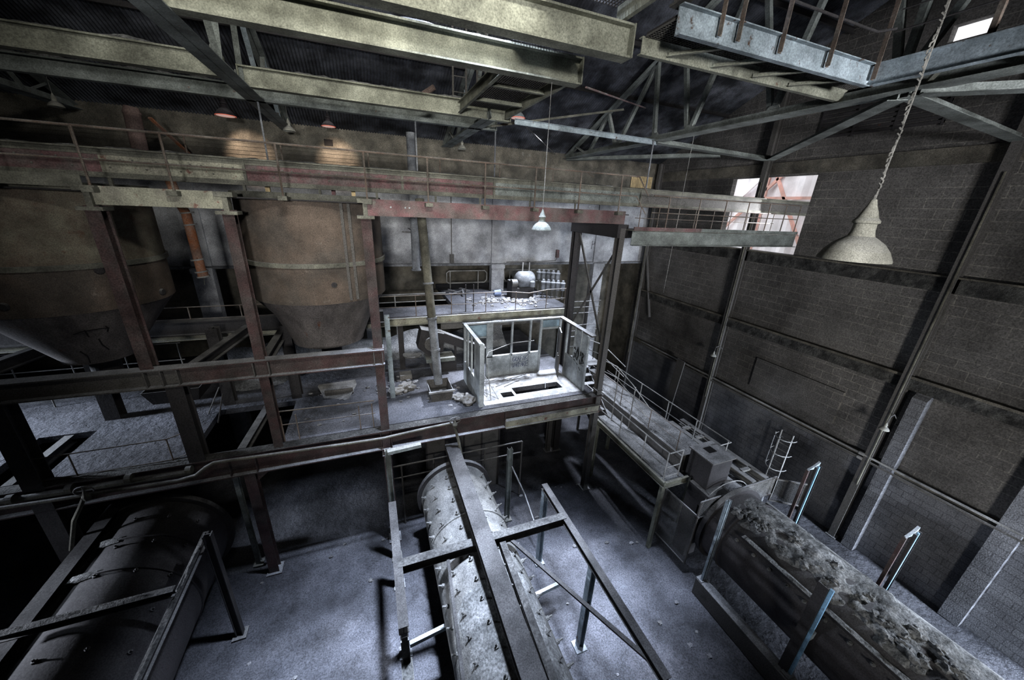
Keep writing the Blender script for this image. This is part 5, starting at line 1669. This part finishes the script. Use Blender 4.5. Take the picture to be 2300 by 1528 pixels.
# portal posts of the right mill
for (x, y, z1, lab, m_) in ((8.66, 5.0, 3.75, 'pale grey-blue post at the near corner of the right mill', BLUEP), (8.7, 2.45, 3.6, 'dark post with a blue edge in front of the right mill', BRIGHTB),
                            (12.5, 5.0, 3.9, 'bright blue post behind the right mill by the ladder', BRIGHTB), (12.42, 2.6, 3.75, 'twin blue and rust posts behind the right mill', BRIGHTB)):
    t = thing('mill_post', lab, 'post', (x, y, 0), 'posts round the right mill')
    MB().bar((x+0.07, y-0.02, 0 if x > 12 else 0.62), (x+0.07, y-0.02, z1), 0.05, 0.07, up=(0, 1, 0)).build('painted_edge', m_, t)
    if x == 8.7:
        MB().channel((x, y+0.12, 0.62), (x, y+0.12, z1), 0.2, 0.08, 0.012, -1, up=(0, 1, 0)).build('shaft', DARKST, t)
    else:
        MB().channel((x+0.04, y, 0 if x > 12 else 0.62), (x+0.04, y, z1), 0.24 if x > 12 else (0.16 if x == 8.66 else 0.3), 0.07, 0.012, -1, up=(1, 0, 0)).build('shaft', DARKST if x != 8.66 else BLUEP, t)
    zb_ = 0 if x > 12 else 0.62
    MB().box(x-0.1, x+0.12, y-0.1, y+0.1, zb_, zb_+0.03).build('base_plate', STEEL, t)
    if x > 12:
        MB().bar((x-0.28, y+0.05, 0), (x-0.28, y+0.05, z1-0.1), 0.06, 0.08, up=(0, 1, 0)).build('rusty_upright', REDST, t)
        MB().prism([(x-0.34, y, z1-0.05), (x+0.12, y, z1-0.12), (x+0.16, y, z1+0.12), (x-0.05, y, z1+0.02)], (0, 0.06, 0)).build('cap_plate', BLUEP, t)
    if x == 8.7:
        MB().box(x+0.1, x+0.28, y-0.05, y+0.03, 1.9, 2.1).build('tab_plate', BLUEP, t)

# caged ladder on the right wall
t = thing('caged_ladder', 'caged steel ladder standing against the right wall', 'ladder', (15.2, 7.3, 0))
LX = 15.05
for y in (7.05, 7.5):
    MB().bar((LX, y, 0), (LX, y, 3.1), 0.03, 0.05, up=(1, 0, 0)).build('stile', RAILW, t)
for k in range(10):
    MB().tube([(LX, 7.05, 0.3+k*0.28), (LX, 7.5, 0.3+k*0.28)], 0.014, 6).build('rung', RAILW, t)
for z in (1.5, 2.2, 2.9):
    MB().tube([(LX-0.42*math.sin(math.radians(a)) if 1 else 0, 7.27-0.36*math.cos(math.radians(a)), z) for a in range(-10, 191, 20)], 0.02, 6).build('cage_hoop', RAILW, t)
for a in (30, 90, 150):
    p = (LX-0.42*math.sin(math.radians(a)), 7.27-0.36*math.cos(math.radians(a)))
    MB().tube([(p[0], p[1], 1.45), (p[0], p[1], 3.0)], 0.014, 6).build('cage_bar', RAILW, t)

# twin pipes along right wall
for (z, r, lab) in ((3.62, 0.035, 'upper of the two thin pipes along the right wall'), (3.45, 0.035, 'lower of the two thin pipes along the right wall')):
    t = thing('wall_pipe', lab, 'pipe', (15.36, 8, z), 'thin pipes along the right wall')
    MB().tube([(15.34, 16.5, z), (15.34, -3.5, z)], r, 8).build('pipe_run', RAILW if z > 3.5 else STEEL, t, smooth=True)
    MB().tube([(15.34, 5.2, z), (15.34, 5.05, z)], 0.06, 10).build('coupling', RAILW, t)
tag(MB().bar((RW-0.14, 17.6, 9.0), (RW-0.14, 16.4, 5.2), 0.14, 0.08).build('wall_strut', STEEL), 'slanting strut in the far dark corner of the right wall', 'strut')
tag(MB().bar((14.9, 12.9, 3.9), (14.9, 13.2, 0.0), 0.5, 0.05, up=(1, 0, 0)).build('leaning_sheet', STEEL), 'bent sheet leaning in the dark corner beyond the feed deck', 'sheet')

# ================================================================== LAMPS
def bell(c, s, m_=LAMPM, lab='', rope=None, glow_on=False, name='pendant_lamp', group=None):
    """enamel bell reflector, c = centre of the rim"""
    c = V(c)
    t = thing(name, lab, 'lamp', tuple(c), group)
    prof = [(0.95, 0.0), (1.0, 0.0), (1.0, 0.05), (0.96, 0.12), (0.86, 0.3), (0.68, 0.5), (0.48, 0.63), (0.36, 0.7), (0.31, 0.86), (0.30, 1.05), (0.36, 1.08), (0.36, 1.14), (0.28, 1.22), (0.2, 1.42), (0.13, 1.56), (0.08, 1.72), (0.0, 1.76)]
    k = 0.225*s
    MB().lathe([(r*k, h*k*1.13) for r, h in prof], 48, c).build('reflector', m_, t, smooth=True)
    MB().lathe([(0.95*k, 0.0), (0.9*k, 0.15*k), (0.6*k, 0.5*k), (0.3*k, 0.66*k), (0, 0.68*k)], 36, c).build('inner_reflector', LAMPM, t, smooth=True)
    if glow_on:
        MB().lathe([(0.94*k, 0.02), (1.03*k, 0.0), (1.03*k, 0.05*k), (0.94*k, 0.05*k)], 40, c).build('rim', REDRIM, t)
        MB().lathe([(0, 0.03*k), (0.93*k, 0.03*k)], 36, c).build('lens', GLOWR, t)
    if rope:
        top = c+V((0, 0, 1.98*k))
        MB().tube([top, V((c.x, c.y, rope))], 0.007*max(s, 1), 6).build('cord', ROPEM, t)
    return t


c = CAM+ray(1914, 584)*2.85
t = bell(c, 1.02, LAMPM, 'big dusty bell lamp hanging close to the viewer on a twisted chain')
top = c+V((0, 0, 0.45))
links = MB()
n = 74
for k in range(n):
    z = top.z+k*0.036
    a = 0.7*k
    d = V((math.cos(a), math.sin(a), 0))*0.0095
    links.tube([V((top.x, top.y, z))-d, V((top.x, top.y, z+0.02))-d*1.1, V((top.x, top.y, z+0.04))+d], 0.0055, 5)
links.build('chain', ROPEM, t)
MB().tube([top+V((0.008, 0, -0.02)), top+V((0.02, 0.0, 0.8)), top+V((0.026, 0.0, 2.75))], 0.0045, 6).build('cord', RAILW, t)
MB().tube([V((top.x, top.y, top.z+2.6)), V((top.x, top.y, 14.6))], 0.006, 5).build('upper_cord', ROPEM, t)
c = CAM+ray(1216, 517)*8.2
bell(c, 1.0, GREYP, 'dusty bell lamp hanging in front of the red fascia beam', 13.95)
for (px, py, y, s, m_, lab, g) in ((507, 261, 16.0, 1.25, LAMPD, 'dark round lamp with a glowing red rim, leftmost of the lit ones', True),
                                   (738, 285, 16.0, 1.0, LAMPD, 'dark round lamp with a glowing red rim above a bright square', True),
                                   (1163, 266, 12.2, 1.0, BLUEP, 'white lamp with a glowing red rim at the end of the blue tie', True),
                                   (127, 240, 16.5, 0.8, LAMPM, 'small pale lamp at the far left under the roof', False),
                                   (650, 295, 16.5, 0.9, LAMPM, 'small pale lamp between the two red-rimmed lamps', False),
                                   (1038, 335, 16.5, 0.8, LAMPM, 'small pale lamp above the railing near the middle', False)):
    q = AY(px, py, y)
    bell(q, s, m_, lab, roofz(y)-0.05, g, 'roof_lamp', 'lamps under the roof')
for (px, py, lab) in ((507, 261, 'a'), (738, 285, 'b')):
    q = AY(px, py, 16.0)
    l = D.lights.new('lamp_light', 'SPOT')
    l.energy = 1500
    l.color = (1.0, 0.74, 0.55)
    l.spot_size = math.radians(50)
    l.spot_blend = 0.8
    l.shadow_soft_size = 0.08
    lo = D.objects.new('lamp_light', l)
    COL.objects.link(lo)
    lo.location = q+V((0, 0.1, -0.06))
    lo.rotation_euler = (V((0.1, 1.9, -0.85))).to_track_quat('-Z', 'Y').to_euler()
for (px, py, lab) in ((1602, 800, 'small bracket lamp on the wall column beyond the feed deck'), (1985, 965, 'small bracket lamp on the rusty wall column')):
    q = AX(px, py, RW-0.75)
    t = bell(q, 0.6, LAMPM, lab, None, False, 'bracket_lamp', 'bracket lamps on the wall columns')
    MB().tube([q+V((0, 0, 0.25)), q+V((0.05, 0, 0.45)), q+V((0.25, 0, 0.5)), q+V((0.5, 0, 0.3))], 0.015, 6).build('swan_neck', STEEL, t)
# thin hanging cord with a hook, right middle
tag(MB().tube([(9.9, 10, 13.45), (9.9, 10, 8.4)], 0.008, 5).build('hanging_cord', ROPEM), 'thin white cord hanging down past the side walkway', 'cord')
# yellowed corrugated vent near the back right corner
mb = MB()
for k in range(14):
    a = AY(1420+k*3.4, 405, BY-0.05)
    mb.tube([(a.x, BY-0.02, 12.4), (a.x, BY-0.02, 13.0)], 0.04, 6)
tag(mb.build('corrugated_vent', YELP), 'small yellowed corrugated panel near the far right corner', 'panel')
# black patch painted in for the dark of a square hole by the lamp
q = AY(738, 322, BY)
tag(MB().box(q.x-0.16, q.x+0.16, BY-0.01, BY+0.02, q.z-0.1, q.z+0.14).build('wall_hole_patch', INKK), 'small square black patch painted as a hole in the wall under the second red-rimmed lamp', 'niche')
# small circuit on the hopper of the lit left side: bin bag
# ================================================================== OUTSIDE THE OPENING
mb = MB()
n = 60
vs = []
for z in (-0.1, 18.5):
    for i in range(n+1):
        y = 4+i*16/n
        vs.append((21.5+(0.12 if (i//2) % 2 else 0), y, z))
fs = [(i, i+1, n+2+i, n+1+i) for i in range(n)]
mb.add(vs, fs)
tag(mb.build('outdoor_cladding', PALE), 'sunlit pale ribbed cladding seen outside the opening', 'building')
for i, (a, b, m_, lab) in enumerate((((20, 11.0, 8), (20, 15.5, 15.5), OUTRED, 'outdoor red diagonal brace, rising towards the left'), ((19.5, 17.5, 9.5), (19.5, 11.5, 16.0), OUTRED, 'outdoor red diagonal brace, broad'),
                                     ((19.6, 18.6, 9.5), (19.6, 12.4, 16.0), PALE, 'outdoor pale diagonal brace'), ((19.8, 10, 12.2), (19.8, 20, 12.2), OUTRED, 'outdoor red horizontal rail'),
                                     ((20.2, 12.0, 7), (20.2, 12.0, 17), OUTRED, 'nearest outdoor red upright post'), ((20.2, 14.6, 7), (20.2, 14.6, 17), OUTRED, 'second outdoor red upright'),
                                     ((19.8, 10, 14.6), (19.8, 20, 14.6), PALE, 'outdoor pale horizontal rail'))):
    a, b = (21.38, a[1]*1.06, a[2]), (21.38, b[1]*1.06, b[2])
    tag(MB().bar(a, b, 0.14, 0.13, up=(1, 0, 0)).build('outdoor_member', m_), lab, 'steelwork', 'steelwork outside the opening')

for o in D.objects:
    if '_w' in o.keys():
        del o['_w']
